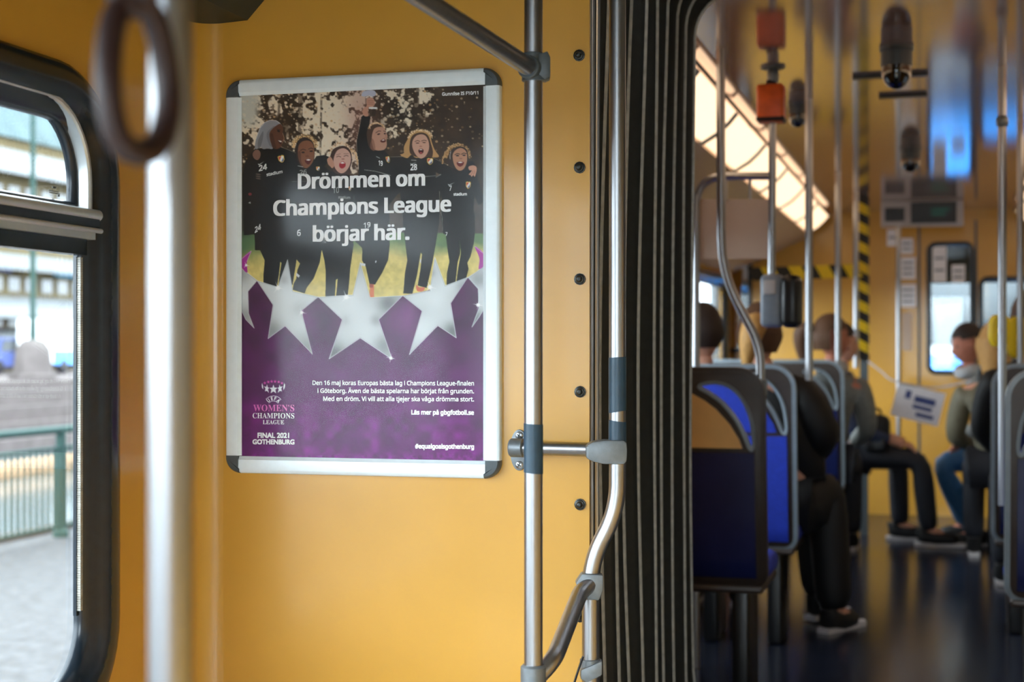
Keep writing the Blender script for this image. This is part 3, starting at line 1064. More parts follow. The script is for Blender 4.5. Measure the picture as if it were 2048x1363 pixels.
# trees and evening sky
n1, n2, n3 = fbm(26, 11, 4), fbm(9, 21, 3), fbm(60, 31, 3)
base = np.stack([34 + 50 * n1, 23 + 38 * n1, 13 + 26 * n1], -1)
CV[:] = base
light = np.zeros(PX.shape)
for (cx, cy, r_, s) in ((495, 215, 26, 1.35), (512, 262, 18, .7), (655, 208, 26, .85), (690, 215, 28, .8), (676, 262, 30, 1.0), (650, 300, 24, .7), (566, 195, 24, .5), (620, 240, 24, .45), (795, 190, 15, 1.0), (802, 215, 13, 1.0), (812, 232, 10, .9),
                        (850, 190, 14, .9), (858, 215, 14, .45), (790, 260, 24, .35), (510, 300, 26, .35), (600, 300, 26, .4), (700, 330, 18, .8), (488, 330, 10, .4), (735, 200, 24, .55)):
    light += s * np.exp(-((PX - cx) ** 2 + (PY - cy) ** 2) / (2 * r_ * r_))
n4, n5 = fbm(7, 41, 2), fbm(13, 43, 2)
sky = np.clip((light * .62 + (n4 - .5) * 1.5 + (n5 - .5) * 1.1 + (n1 - .5) * .8 - .40) * 4.0, 0, 1) * np.clip(light * 4 - .2, 0, 1)
sk = np.stack([246 + 0 * PX, 232 + 0 * PX, 210 + 0 * PX], -1)
blend(full, np.clip(sky, 0, 1), sk)
a = np.clip((528 - PX) / 24, 0, 1) * np.clip((262 - PY) / 36, 0, 1) * np.clip((n1 * 1.2 + n2 * .5) * 1.3 + (512 - PX) / 40, 0, 1)
blend(full, np.clip(a * 1.2, 0, 1), np.array([204., 202, 190]))
# trunks and boughs
for pts, w in ((((601, 175), (600, 330)), 9), (((643, 190), (640, 330)), 4), (((560, 175), (556, 260)), 5), (((752, 175), (756, 330)), 16), (((830, 175), (832, 330)), 16), (((884, 200), (888, 300)), 9), (((735, 180), (737, 330)), 10), (((925, 200), (930, 320)), 12)):
    line(pts, w, (58, 42, 28), .55)
r2 = np.random.default_rng(5)
for i in range(430):
    x, y = r2.uniform(486, 966), r2.uniform(176, 330)
    if x > 905 and r2.random() < .55:
        continue
    r_ = r2.uniform(.8, 2.6)
    ell(x, y, r_ * 1.15, r_, (238, 214, 180) if r2.random() < .7 else (214, 170, 120), r2.uniform(.25, .85), soft=1.0)
for i in range(900):
    x, y = r2.uniform(486, 966), r2.uniform(176, 330)
    j_, i_ = int((x - 486) / 482 * (GW - 1)), int((y - 176) / 745 * (GH - 1))
    if light[min(i_, GH - 1), min(max(j_, 0), GW - 1)] < r2.uniform(.12, .7):
        continue
    r_ = r2.uniform(.9, 3.0)
    ell(x, y, r_ * 1.1, r_, (248, 230, 204), r2.uniform(.35, .95), soft=.9)
ell(500, 215, 16, 34, (206, 204, 194), .7, soft=14)
fl = np.exp(-((PX - 722) ** 2 / (2 * 22 ** 2)) - ((PY - 240) ** 2 / (2 * 70 ** 2)))
blend(full, fl * .5, np.array([176., 122, 116]))
# far bank and grass
a = np.clip((PY - 392) / 6, 0, 1)
blend(full, a * .8, np.stack([70 + 30 * n2, 62 + 26 * n2, 58 + 24 * n2], -1))
a = np.clip((PY - (462 + .012 * (PX - 700))) / 3, 0, 1)
g_ = np.clip((PY - 480) / 26 + (n3 - .5) * 1.4, 0, 1)[..., None]
grass = np.array([104., 134, 84]) * (1 - g_) + np.array([226., 208, 126]) * g_
grass = grass * (.9 + .2 * n2[..., None])
lf = np.clip((540 - PX) / 50, 0, 1)[..., None] * np.clip((535 - PY) / 40, 0, 1)[..., None]
grass = grass * (1 - lf) + np.array([86., 122, 84]) * lf
blend(full, a, grass)
a = np.clip((520 - PX) / 30, 0, 1) * np.clip((478 - PY) / 20, 0, 1) * np.clip((PY - 330) / 20, 0, 1)
blend(full, a * .8, np.array([58., 62, 54]))
BLK_ = np.array([25., 24., 23.])
K = np.stack([15 + 9 * (n2 - .5), 14 + 9 * (n2 - .5), 14 + 8 * (n2 - .5)], -1)
# clothing: bodies from the shoulders down
poly([(488, 470), (486, 400), (486, 345), (491, 322), (500, 309), (510, 297), (530, 298), (561, 294), (576, 298), (590, 304), (602, 316), (625, 324), (633, 312), (648, 310), (660, 314), (656, 326), (648, 332), (660, 342), (700, 350), (712, 356),
      (718, 347), (717, 324), (713, 301), (713, 281), (718, 256), (722, 234), (727, 230), (741, 233), (738, 250), (734, 264), (738, 290), (745, 300), (768, 300), (780, 313), (806, 312), (828, 306), (854, 314), (866, 313), (885, 324), (896, 332),
      (905, 336), (930, 340), (934, 322), (946, 322), (952, 333), (953, 349), (959, 367), (963, 381), (966, 391), (966, 404), (957, 410), (949, 392), (947, 420), (950, 433), (950, 462), (949, 470), (887, 468), (882, 440), (884, 380), (880, 400), (878, 448), (808, 450), (802, 400),
      (800, 384), (792, 392), (778, 410), (779, 440), (779, 492), (724, 495), (708, 480), (700, 500), (640, 500), (600, 500), (510, 500), (510, 468)], K)
# legs
poly(ZGG([(1690, 520), (1690, 600), (1702, 700), (1716, 790), (1696, 880), (1692, 985), (1765, 960), (1782, 800), (1804, 720), (1799, 600), (1810, 720), (1790, 830), (1772, 960), (1850, 935), (1872, 850), (1862, 800), (1888, 750), (1915, 640), (1927, 530)]), K)
poly(ZGG([(1333, 460), (1355, 640), (1371, 780), (1352, 880), (1338, 1050), (1412, 1052), (1450, 900), (1480, 715), (1492, 730), (1478, 860), (1456, 985), (1530, 1005), (1542, 950), (1576, 800), (1604, 640), (1634, 450)]), K)
poly(ZGG([(940, 480), (990, 620), (1002, 700), (1000, 780), (1030, 830), (1048, 910), (1062, 975), (1106, 978), (1165, 880), (1214, 775), (1226, 650), (1214, 440)]), K)
poly(ZGG([(668, 640), (672, 700), (692, 780), (703, 870), (700, 1075), (776, 1085), (785, 940), (800, 930), (795, 1000), (786, 1085), (880, 1085), (894, 960), (902, 850), (916, 750), (932, 640)]), K)
poly(ZGG([(440, 640), (462, 770), (492, 805), (470, 860), (462, 930), (440, 970), (432, 1020), (530, 1050), (545, 1005), (602, 930), (652, 800), (670, 690), (668, 640)]), K)
poly(ZGG([(110, 480), (125, 640), (162, 690), (203, 780), (192, 900), (192, 1000), (302, 1000), (318, 900), (330, 790), (340, 800), (325, 900), (312, 1000), (380, 1000), (430, 980), (450, 860), (462, 780), (480, 640)]), K)
line(ZGG([(480, 560), (470, 760)]), 1.2, (40, 40, 38))
# sleeve and jacket piping
W8 = (216, 214, 208)
line(ZCC([(188, 1100), (330, 1118), (430, 1145), (525, 1172)]), 1.1, W8, .9)
line(ZCC([(735, 1196), (910, 1190), (1115, 1176), (1178, 1160)]), 1.1, W8, .9)
line(ZCC([(1178, 1160), (1115, 1196)]), 1.0, W8, .9)
poly(ZCC([(1115, 1130), (1170, 1160), (1115, 1190)]), (120, 96, 80))
line(ZGG([(425, 135), (560, 132), (690, 128)]), .8, (150, 150, 146), .8)
line(ZGG([(1635, 215), (1632, 330), (1655, 420), (1660, 530)]), .8, (190, 180, 160), .8)
line(ZGG([(935, 250), (930, 360), (950, 500)]), .7, (120, 116, 112), .7)
line(ZCC([(520, 934), (690, 926)]), .8, (225, 205, 180), .8)
line(ZCC([(1070, 940), (1270, 1038)]), .8, (225, 205, 180), .7)
line(ZCC([(150, 402), (110, 600), (84, 720), (90, 860)]), .8, (235, 205, 180), .8)
line(ZB_([(590, 888), (700, 930), (795, 972)]), .7, (225, 200, 170), .8)
# girl 1: grey head scarf
poly(ZB_([(212, 900), (232, 770), (285, 620), (350, 540), (430, 503), (515, 508), (575, 548), (610, 600), (560, 640), (500, 760), (470, 910), (400, 908), (335, 918), (285, 885), (250, 915)]), (150, 152, 160), smooth=True)
poly(ZB_([(255, 880), (265, 780), (330, 660), (330, 760), (300, 870), (280, 920)]), (104, 108, 114), .7, True)
poly(ZB_([(380, 720), (420, 640), (500, 585), (430, 700), (440, 800), (460, 880), (420, 860)]), (120, 122, 130), .8, True)
line(ZB_([(232, 770), (285, 620), (350, 540), (430, 503), (515, 508), (575, 548)]), 1.0, (232, 226, 226), .9)
S_1 = (104, 62, 42)
poly(ZB_([(570, 556), (606, 590), (620, 640), (612, 690), (634, 760), (628, 800), (606, 830), (590, 880), (540, 916), (480, 906), (452, 850), (428, 770), (424, 690), (450, 645), (500, 596)]), S_1, smooth=True)
poly(ZB_([(430, 700), (470, 700), (500, 820), (520, 900), (470, 900), (440, 800)]), (70, 40, 28), .7, True)
ell(480 + 553 / 7.172, 170 + 660 / 7.172, 3.2, 1.8, (30, 20, 18), rot=30)
line(ZB_([(530, 632), (580, 645)]), 1.0, (36, 22, 18))
poly(ZB_([(540, 790), (575, 788), (606, 800), (598, 830), (580, 850), (556, 820)]), (60, 20, 18), smooth=True)
poly(ZB_([(545, 792), (600, 800), (592, 822), (565, 812)]), (240, 236, 230))
line(ZB_([(612, 690), (634, 760), (606, 830)]), .7, (232, 190, 160), .8)


def halo(Z, cx, cy, rx, ry, s, ox, oy, col, seed, al=1.0):
    r3 = np.random.default_rng(seed)
    for i in range(150):
        t = r3.uniform(math.pi * .98, math.pi * 2.02)
        rr_ = r3.uniform(.86, 1.08)
        ell(ox + (cx + rx * rr_ * math.cos(t)) / s, oy + (cy + ry * rr_ * math.sin(t)) / s, r3.uniform(.7, 1.7), r3.uniform(.6, 1.5), col if r3.random() < .75 else (170, 120, 70), al * r3.uniform(.5, 1), soft=.8)


# girl 2
halo(ZB_, 925, 880, 180, 165, 7.172, 480, 170, (248, 220, 170), 1)
halo(ZB_, 925, 890, 160, 150, 7.172, 480, 170, (240, 200, 140), 2)
poly(ZB_([(800, 900), (830, 800), (920, 748), (1010, 780), (1060, 860), (1070, 980), (1050, 1100), (960, 1190), (880, 1180), (820, 1080), (805, 980)]), (48, 32, 26), smooth=True)
S_2 = (142, 92, 66)
poly(ZB_([(845, 860), (900, 806), (980, 796), (1038, 832), (1060, 900), (1066, 1000), (1050, 1085), (1010, 1150), (958, 1192), (900, 1172), (858, 1110), (834, 1030), (830, 940)]), S_2, smooth=True)
poly(ZB_([(834, 960), (870, 960), (880, 1100), (920, 1180), (870, 1130), (840, 1050)]), (100, 62, 46), .7, True)
for ex, ey in ((905, 965), (1022, 948)):
    ell(480 + ex / 7.172, 170 + ey / 7.172, 3.2, 1.7, (44, 28, 24))
line(ZB_([(868, 935), (905, 918), (940, 930)]), 1.2, (50, 32, 26))
line(ZB_([(985, 918), (1020, 902), (1050, 916)]), 1.2, (50, 32, 26))
ell(480 + 965 / 7.172, 170 + 1020 / 7.172, 4, 2.2, (120, 72, 52), .8)
poly(ZB_([(930, 1080), (980, 1058), (1024, 1072), (1010, 1110), (985, 1138), (950, 1122)]), (96, 24, 26), smooth=True)
poly(ZB_([(940, 1075), (980, 1060), (1020, 1072), (985, 1086)]), (244, 240, 236))
# girl 3
halo(ZB_, 1450, 1020, 165, 195, 7.172, 480, 170, (250, 220, 186), 3)
halo(ZB_, 1600, 1130, 90, 200, 7.172, 480, 170, (240, 206, 160), 4, .8)
poly(ZB_([(1290, 1050), (1330, 930), (1420, 880), (1520, 880), (1590, 960), (1606, 1090), (1580, 1190), (1590, 1270), (1400, 1280), (1330, 1210), (1330, 1110)]), (74, 50, 44), smooth=True)
S_3 = (216, 172, 156)
poly(ZB_([(1352, 1020), (1398, 935), (1480, 905), (1550, 940), (1588, 1010), (1588, 1100), (1560, 1180), (1502, 1250), (1436, 1262), (1372, 1205), (1342, 1110)]), S_3, smooth=True)
line(ZB_([(1385, 1030), (1415, 1018), (1445, 1030)]), 1.1, (80, 52, 46))
line(ZB_([(1490, 1022), (1525, 1008), (1552, 1018)]), 1.1, (80, 52, 46))
line(ZB_([(1382, 1000), (1440, 985)]), .9, (120, 84, 72), .8)
line(ZB_([(1490, 985), (1555, 984)]), .9, (120, 84, 72), .8)
ell(480 + 1478 / 7.172, 170 + 1060 / 7.172, 3.2, 1.5, (176, 122, 108), .9)
poly(ZB_([(1425, 1130), (1470, 1096), (1512, 1120), (1510, 1165), (1470, 1196), (1432, 1180)]), (170, 34, 48), smooth=True)
poly(ZB_([(1435, 1120), (1470, 1100), (1506, 1118), (1470, 1128)]), (248, 244, 240))
# girl 4 with raised trophy
poly(ZCC([(222, 700), (215, 620), (250, 535), (330, 492), (405, 505), (450, 560), (440, 700), (330, 830), (312, 856), (262, 830), (235, 770)]), (78, 54, 42), smooth=True)
halo(ZCC, 345, 560, 100, 70, 6.489, 700, 170, (244, 212, 176), 5)
S_4 = (200, 152, 130)
poly(ZCC([(322, 560), (395, 540), (448, 560), (468, 615), (487, 668), (474, 715), (478, 780), (452, 830), (400, 848), (320, 840), (292, 780), (282, 705), (292, 620)]), S_4, smooth=True)
poly(ZCC([(282, 700), (310, 720), (330, 830), (300, 850), (260, 800)]), (150, 104, 86), .7, True)
ell(700 + 372 / 6.489, 170 + 636 / 6.489, 3, 1.5, (62, 40, 36), rot=-18)
ell(700 + 452 / 6.489, 170 + 630 / 6.489, 2.2, 1.4, (62, 40, 36))
line(ZCC([(335, 620), (370, 596), (400, 598)]), 1.2, (70, 44, 38))
line(ZCC([(435, 595), (465, 605)]), 1.1, (70, 44, 38))
line(ZCC([(455, 640), (475, 680), (440, 688)]), .9, (160, 110, 92))
poly(ZCC([(395, 722), (430, 698), (460, 706), (462, 735), (430, 745), (402, 740)]), (96, 34, 34), smooth=True)
poly(ZCC([(405, 718), (432, 704), (458, 710), (430, 722)]), (240, 232, 226))
poly(ZCC([(160, 340), (185, 292), (215, 272), (215, 190), (240, 165), (300, 172), (322, 232), (305, 272), (245, 290), (232, 340), (238, 400), (190, 405), (172, 380)]), (206, 152, 130), smooth=True)
for yy in (200, 222, 246):
    line(ZCC([(228, yy), (305, yy + 2)]), .8, (150, 100, 84), .8)
poly(ZCC([(150, 138), (165, 92), (210, 72), (300, 68), (335, 95), (332, 132), (290, 150), (240, 138), (190, 150)]), (196, 200, 220), smooth=True)
line(ZCC([(205, 165), (250, 140), (300, 160)]), 1.4, (236, 230, 226))
poly(ZCC([(246, 284), (356, 286), (356, 312), (246, 308)]), (232, 232, 232))
poly(ZCC([(238, 312), (340, 314), (330, 400), (262, 410)]), (60, 46, 36), .9)
# girl 5
poly(ZCC([(650, 905), (700, 880), (700, 800), (750, 700), (800, 622), (880, 586), (960, 592), (1036, 640), (1062, 740), (1100, 840), (1155, 925), (1085, 940), (1020, 930), (860, 945), (800, 905), (740, 948)]), (206, 160, 104), smooth=True)
halo(ZCC, 915, 680, 150, 100, 6.489, 700, 170, (250, 222, 180), 6)
poly(ZCC([(780, 880), (776, 760), (800, 670), (860, 626), (950, 618), (1015, 660), (1050, 760), (1075, 860), (1060, 940), (1000, 930), (860, 930)]), (74, 50, 38), smooth=True)
S_5 = (216, 168, 146)
poly(ZCC([(818, 710), (868, 652), (940, 640), (990, 668), (1022, 740), (1026, 820), (1002, 890), (960, 940), (910, 952), (860, 912), (824, 850), (806, 780)]), S_5, smooth=True)
for ex, ey in ((876, 752), (962, 746)):
    ell(700 + ex / 6.489, 170 + ey / 6.489, 3.4, 1.0, (74, 48, 42))
    line(ZCC([(ex - 32, ey - 20), (ex, ey - 32), (ex + 30, ey - 22)]), 1.2, (84, 56, 46))
ell(700 + 918 / 6.489, 170 + 795 / 6.489, 3.0, 1.4, (184, 124, 106), .9)
poly(ZCC([(888, 845), (920, 824), (952, 838), (950, 875), (922, 896), (896, 880)]), (70, 16, 20), smooth=True)
poly(ZCC([(895, 840), (920, 827), (946, 838), (920, 846)]), (238, 230, 224))
ell(700 + 920 / 6.489, 170 + 880 / 6.489, 2.8, 1.4, (190, 80, 84))
# girl 6
halo(ZCC, 1395, 930, 165, 165, 6.489, 700, 170, (226, 184, 130), 7)
halo(ZCC, 1395, 940, 150, 150, 6.489, 700, 170, (206, 160, 104), 8)
halo(ZCC, 1260, 1010, 60, 120, 6.489, 700, 170, (214, 170, 116), 9)
poly(ZCC([(1262, 1010), (1280, 900), (1340, 825), (1430, 795), (1510, 830), (1536, 920), (1530, 1010), (1480, 1090), (1380, 1100), (1300, 1040)]), (52, 36, 30), smooth=True)
S_6 = (200, 146, 116)
poly(ZCC([(1332, 905), (1372, 842), (1440, 816), (1500, 850), (1520, 910), (1516, 1000), (1482, 1078), (1432, 1112), (1380, 1085), (1344, 1010)]), S_6, smooth=True)
for ex, ey in ((1395, 916), (1480, 910)):
    ell(700 + ex / 6.489, 170 + ey / 6.489, 3.2, 1.5, (44, 28, 26))
    line(ZCC([(ex - 34, ey - 12), (ex - 6, ey - 28), (ex + 30, ey - 20)]), 1.4, (44, 30, 26))
ell(700 + 1438 / 6.489, 170 + 952 / 6.489, 3.2, 1.6, (168, 112, 88), .9)
poly(ZCC([(1385, 1004), (1430, 990), (1478, 1000), (1468, 1036), (1432, 1058), (1398, 1042)]), (110, 30, 30), smooth=True)
poly(ZCC([(1392, 1003), (1430, 992), (1472, 1002), (1430, 1014)]), (244, 238, 232))
line(ZCC([(1308, 860), (1296, 920), (1300, 960)]), 1.1, (210, 206, 200))
# hands
poly(ZCC([(1536, 1062), (1590, 1040), (1638, 1058), (1644, 1110), (1620, 1190), (1600, 1170), (1578, 1190), (1562, 1168), (1540, 1160), (1580, 1110), (1550, 1105)]), (214, 156, 128), smooth=True)
line(ZCC([(1596, 1110), (1570, 1170)]), .7, (150, 98, 78))
line(ZCC([(1618, 1110), (1602, 1170)]), .7, (150, 98, 78))
poly(ZB_([(1250, 1062), (1300, 1030), (1342, 1100), (1352, 1160), (1320, 1192), (1290, 1160), (1262, 1130)]), (204, 152, 128), smooth=True)
poly(ZB_([(180, 990), (212, 935), (262, 928), (296, 975), (286, 1040), (250, 1075), (200, 1050)]), (134, 96, 82), smooth=True)
for k_ in range(3):
    ell(480 + 262 / 7.172, 170 + (1280 + 30 * k_) / 7.172, 5.5, 1.5, (134, 110, 98), .8, rot=10)
# crests and chest marks


def crest(cx, cy, w, h, rot):
    c, s = math.cos(math.radians(rot)), math.sin(math.radians(rot))
    T = lambda q: [(cx + (x * w) * c - (y * h) * s, cy + (x * w) * s + (y * h) * c) for x, y in q]
    sh = [(-.5, -.4), (-.2, -.5), (0, -.42), (.2, -.5), (.5, -.4), (.46, .15), (.2, .42), (0, .5), (-.2, .42), (-.46, .15)]
    poly(T(sh), (236, 188, 60))
    poly(T([(x * .8, y * .8) for x, y in sh]), (238, 236, 230))
    poly(T([(-.38, -.32), (.1, -.36), (-.34, .16)]), (214, 74, 44))
    poly(T([(.36, -.1), (.3, .24), (0, .4), (-.1, .34)]), (58, 78, 150))


crest(562.7, 317.7, 13, 15, -14)
crest(636, 337, 8, 9, -4)
crest(776, 319, 8, 14, -14)
crest(860, 322.5, 12.5, 14, 2)
crest(936.5, 370, 10, 15, 4)
crest(700, 377, 5, 9, 0)


def swoosh(x, y, w, rot):
    c, s = math.cos(math.radians(rot)), math.sin(math.radians(rot))
    T = lambda q: [(x + (a * w) * c - (b * w) * s, y + (a * w) * s + (b * w) * c) for a, b in q]
    poly(T([(-.5, .0), (-.46, .22), (-.3, .26), (.5, -.12), (-.26, .12), (-.36, .1)]), (226, 226, 224), smooth=False)


swoosh(522.8, 325, 15, -14)
swoosh(827.5, 325.5, 14, -2)
swoosh(903, 366.5, 15, -6)
line([(596, 331.5), (606, 333.5)], 1.6, (190, 190, 188), .9)
line([(823, 320), (832, 320.5)], 1.8, (190, 190, 188), .9)
line([(753, 313), (759, 316)], 1.8, (190, 190, 188), .9)
# shoes, socks and knee marks
poly(ZGG([(1066, 978), (1098, 975), (1098, 1080), (1060, 1080)]), (226, 128, 84))
poly(ZGG([(1060, 970), (1092, 974), (1088, 1005), (1060, 1000)]), (170, 84, 62))
poly(ZGG([(1444, 982), (1470, 1000), (1512, 1000), (1500, 1030), (1452, 1030)]), (226, 124, 92), smooth=True)
poly(ZGG([(462, 880), (492, 905), (480, 922), (460, 905)]), (226, 226, 228))
poly(ZGG([(985, 800), (1028, 806), (1026, 828), (988, 822)]), (226, 226, 228))
poly(ZGG([(1112, 780), (1120, 784), (1112, 802), (1106, 796)]), (226, 226, 228))
poly(ZGG([(1478, 760), (1484, 780), (1482, 808), (1474, 790)]), (226, 226, 228))
ell(500, 388, 3.4, 3, (180, 70, 76), .8)
poly(ZGG([(66, 310), (86, 298), (88, 316)]), (214, 214, 212))
# ---- purple field below the chain of stars
ZFp = ZF_([(-40, 200), (15, 240), (140, 330), (300, 400), (640, 466), (850, 472), (1060, 470), (1335, 455), (1500, 420), (1690, 372), (1868, 305), (2000, 215), (2060, 180), (2060, 1900), (-40, 1900)])
t_ = np.clip((PY - 590) / 330, 0, 1)[..., None]
u_ = np.clip((PX - 486) / 480, 0, 1)[..., None]
pur = np.array([74., 28, 74]) * (1 - t_) + np.array([108., 6, 110]) * t_
pur = pur + (fbm(34, 51, 2)[..., None] - .5) * np.array([34., 10, 34])
cell = vnoise(PX / 15, PY / 15, 77)
cell = np.round(cell * 5) / 5
pur = pur + ((cell - .5) * np.clip((PY - 790) / 60, 0, 1))[..., None] * np.array([36., 4, 40])
glow = np.exp(-((PX - 815) ** 2 + (PY - 640) ** 2) / (2 * 26 ** 2)) + .8 * np.exp(-((PX - 605) ** 2 + (PY - 632) ** 2) / (2 * 22 ** 2))
pur = pur + glow[..., None] * np.array([36., 14, 34])
edge = np.clip((PY - 895) / 20, 0, 1) * (fbm(6, 91, 2) - .45)
pur = pur + edge[..., None] * np.array([70., 30, 70])
ix, a = cover(ZFp)
blend(ix, a, np.clip(pur, 0, 255))
# ---- stars
sh1 = fbm(70, 61, 2)
sil = 196 + 60 * (sh1 - .45)


def star(pts, cx, cy, dark):
    global sil
    P = ZF_(pts)
    d_ = np.clip(np.hypot(PX - cx, PY - cy) / 110, 0, 1.2)
    v_ = 232 - 34 * d_ ** 1.5 + 50 * (sh1 - .5)
    for (dx, dy, r_, s) in dark:
        v_ = v_ - s * np.exp(-((PX - dx) ** 2 + (PY - dy) ** 2) / (2 * r_ * r_))
    C = np.stack([v_ * .965, v_ * .99, v_], -1)
    poly(P, np.clip(C, 60, 250))
    Q = P + [P[0]]
    line(Q, 1.3, (236, 240, 242), .75)
    cc = np.mean(np.array(P), 0)
    I = [(x + (cc[0] - x) * .035, y + (cc[1] - y) * .035) for x, y in Q]
    line(I, 1.0, (150, 160, 166), .55)


star([(15, 235), (62, 268), (140, 330), (66, 418), (70, 600), (116, 720), (48, 650), (10, 570)], 485, 580, ((492, 630, 14, 60), (486, 548, 10, 40)))
star([(2000, 212), (1935, 262), (1868, 305), (1950, 398), (1956, 560), (1900, 712), (1965, 620), (2000, 560)], 968, 575, ((956, 558, 12, 60), (955, 640, 14, 70)))
star([(390, 160), (432, 418), (640, 465), (502, 578), (592, 932), (370, 702), (230, 806), (271, 530), (140, 332), (310, 384)], 570, 600, ((600, 618, 12, 30), (545, 660, 14, 50), (568, 560, 6, 30), (612, 690, 16, 30)))
star([(1596, 142), (1682, 372), (1866, 304), (1726, 516), (1772, 800), (1620, 700), (1387, 937), (1492, 580), (1336, 456), (1556, 412)], 868, 598, ((905, 662, 12, 70), (925, 572, 10, 45), (862, 545, 6, 40), (846, 620, 14, 20)))
star([(985, 184), (1066, 470), (1332, 455), (1136, 650), (1246, 975), (985, 801), (730, 972), (838, 650), (642, 466), (924, 448)], 715, 612, ((776, 606, 14, 80), (752, 640, 8, 40), (668, 706, 14, 70), (770, 690, 16, 60), (690, 640, 8, 20)))
for q in ([(18, 150), (92, 88), (56, 175), (60, 265), (14, 220)], [(1925, 52), (1998, 112), (1998, 205), (1955, 235), (1962, 150)]):
    poly(ZF_(q), (176, 44, 160), smooth=True)
    line(ZF_(q[:3]), 1.2, (228, 190, 226), .8)


def sparkle(x, y, r, n, rot=10):
    x, y = ZF_([(x, y)])[0]
    ell(x, y, r * .28, r * .28, (255, 255, 255), .95, soft=r * .2)
    for i in range(n):
        t = math.radians(rot + 360 * i / n)
        L = r * (1.0 if i % 2 == 0 else .55)
        px_, py_ = math.sin(t) * .9, -math.cos(t) * .9
        poly([(x + px_, y + py_), (x + math.cos(t) * L, y + math.sin(t) * L), (x - px_, y - py_)], (255, 255, 255), .9)


for s_ in ((1235, 965, 11, 8), (1950, 530, 12, 8), (310, 390, 15, 6), (870, 465, 17, 6), (1555, 385, 15, 6), (506, 592, 11, 6), (50, 205, 8, 6)):
    sparkle(*s_)
# small emblem: crown of stars over the tournament name


def mini(cx, cy, r, col, rot=-90):
    poly(ZD([(cx + (r if i % 2 == 0 else r * .42) * math.cos(math.radians(rot + 36 * i)), cy + (r if i % 2 == 0 else r * .42) * math.sin(math.radians(rot + 36 * i))) for i in range(10)]), col)


for cx, cy, r, ro_ in ((375, 268, 27, -100), (428, 252, 28, -95), (479, 245, 28, -90), (531, 246, 28, -90), (586, 252, 28, -85), (634, 270, 27, -78)):
    mini(cx, cy, r, (222, 74, 178), ro_)
SW = (236, 236, 242)
poly(ZD([(506, 292), (522, 338), (572, 340), (536, 368), (548, 425), (506, 396), (462, 425), (476, 368), (440, 340), (490, 338)]), SW)
poly(ZD([(412, 288), (420, 330), (442, 342), (424, 362), (438, 420), (408, 388), (376, 395), (386, 350), (362, 318), (396, 326)]), SW)
poly(ZD([(598, 288), (612, 326), (648, 316), (626, 350), (634, 395), (604, 388), (570, 420), (586, 362), (568, 342), (592, 330)]), SW)
poly(ZD([(334, 266), (352, 318), (352, 366), (332, 340), (328, 300)]), SW)
poly(ZD([(672, 266), (682, 300), (678, 340), (654, 380), (658, 320)]), SW)
line(ZD([(395, 512), (425, 488), (462, 470), (505, 462), (548, 468), (588, 486), (618, 515)]), 1.2, SW)
line(ZD([(436, 570), (468, 547), (505, 538), (545, 548), (576, 572)]), 1.2, SW)
line(ZD([(395, 512), (410, 526)]), 1.0, SW)
line(ZD([(618, 515), (602, 530)]), 1.0, SW)

CV = np.clip(CV, 0, 255) / 255
LIN = np.where(CV <= .04045, CV / 12.92, ((CV + .055) / 1.055) ** 2.4)
pme = bpy.data.meshes.new('poster')
nv = GW * GH
co = np.empty((nv, 3), np.float32)
porg = Vector(((px0 + px1) / 2, YP, pzb))
co[:, 0] = GX.ravel() - porg.x
co[:, 1] = 0
co[:, 2] = GZZ.ravel() - porg.z
ii = np.arange(nv).reshape(GH, GW)
quads = np.stack([ii[:-1, :-1], ii[1:, :-1], ii[1:, 1:], ii[:-1, 1:]], -1).reshape(-1, 4)
pme.vertices.add(nv)
pme.vertices.foreach_set('co', co.ravel())
pme.loops.add(quads.size)
pme.loops.foreach_set('vertex_index', quads.ravel().astype(np.int32))
pme.polygons.add(len(quads))
pme.polygons.foreach_set('loop_start', np.arange(0, quads.size, 4, dtype=np.int32))
pme.update(calc_edges=True)
at_ = pme.color_attributes.new('print', 'FLOAT_COLOR', 'POINT')
at_.data.foreach_set('color', np.concatenate([LIN.reshape(-1, 3), np.ones((nv, 1))], 1).astype(np.float32).ravel())
pmat = bpy.data.materials.new('poster_print')
pmat.use_nodes = True
pn, pl = pmat.node_tree.nodes, pmat.node_tree.links
pa = pn.new('ShaderNodeAttribute')
pa.attribute_name = 'print'
pl.new(pa.outputs['Color'], pn['Principled BSDF'].inputs['Base Color'])
pn['Principled BSDF'].inputs['Roughness'].default_value = .5
tn = pn.new('ShaderNodeTexNoise')
tn.inputs['Scale'].default_value = 900
tb = pn.new('ShaderNodeBump')
tb.inputs['Strength'].default_value = .12
tb.inputs['Distance'].default_value = .001
pl.new(tn.outputs[0], tb.inputs['Height'])
pl.new(tb.outputs[0], pn['Principled BSDF'].inputs['Normal'])
pme.materials.append(pmat)
poster = bpy.data.objects.new('poster', pme)
poster.location = porg
COL.objects.link(poster)
tag(poster, 'purple football poster with six cheering girls above silver stars in the snap frame', 'poster')

mat('print_white', srgb(255, 255, 255), .5, var=.01)
mat('print_grey', srgb(226, 227, 225), .5, var=.02)
mat('print_pink', srgb(232, 116, 196), .5, var=.08, scale=90)
mat('print_haze', srgb(150, 150, 148), .5, var=.02)
FONT = None
try:
    FONT = bpy.data.fonts.load(os.path.join(bpy.utils.system_resource('DATAFILES'), 'fonts', 'NotoSansHebrew-Regular.woff2'))
except Exception:
    FONT = None


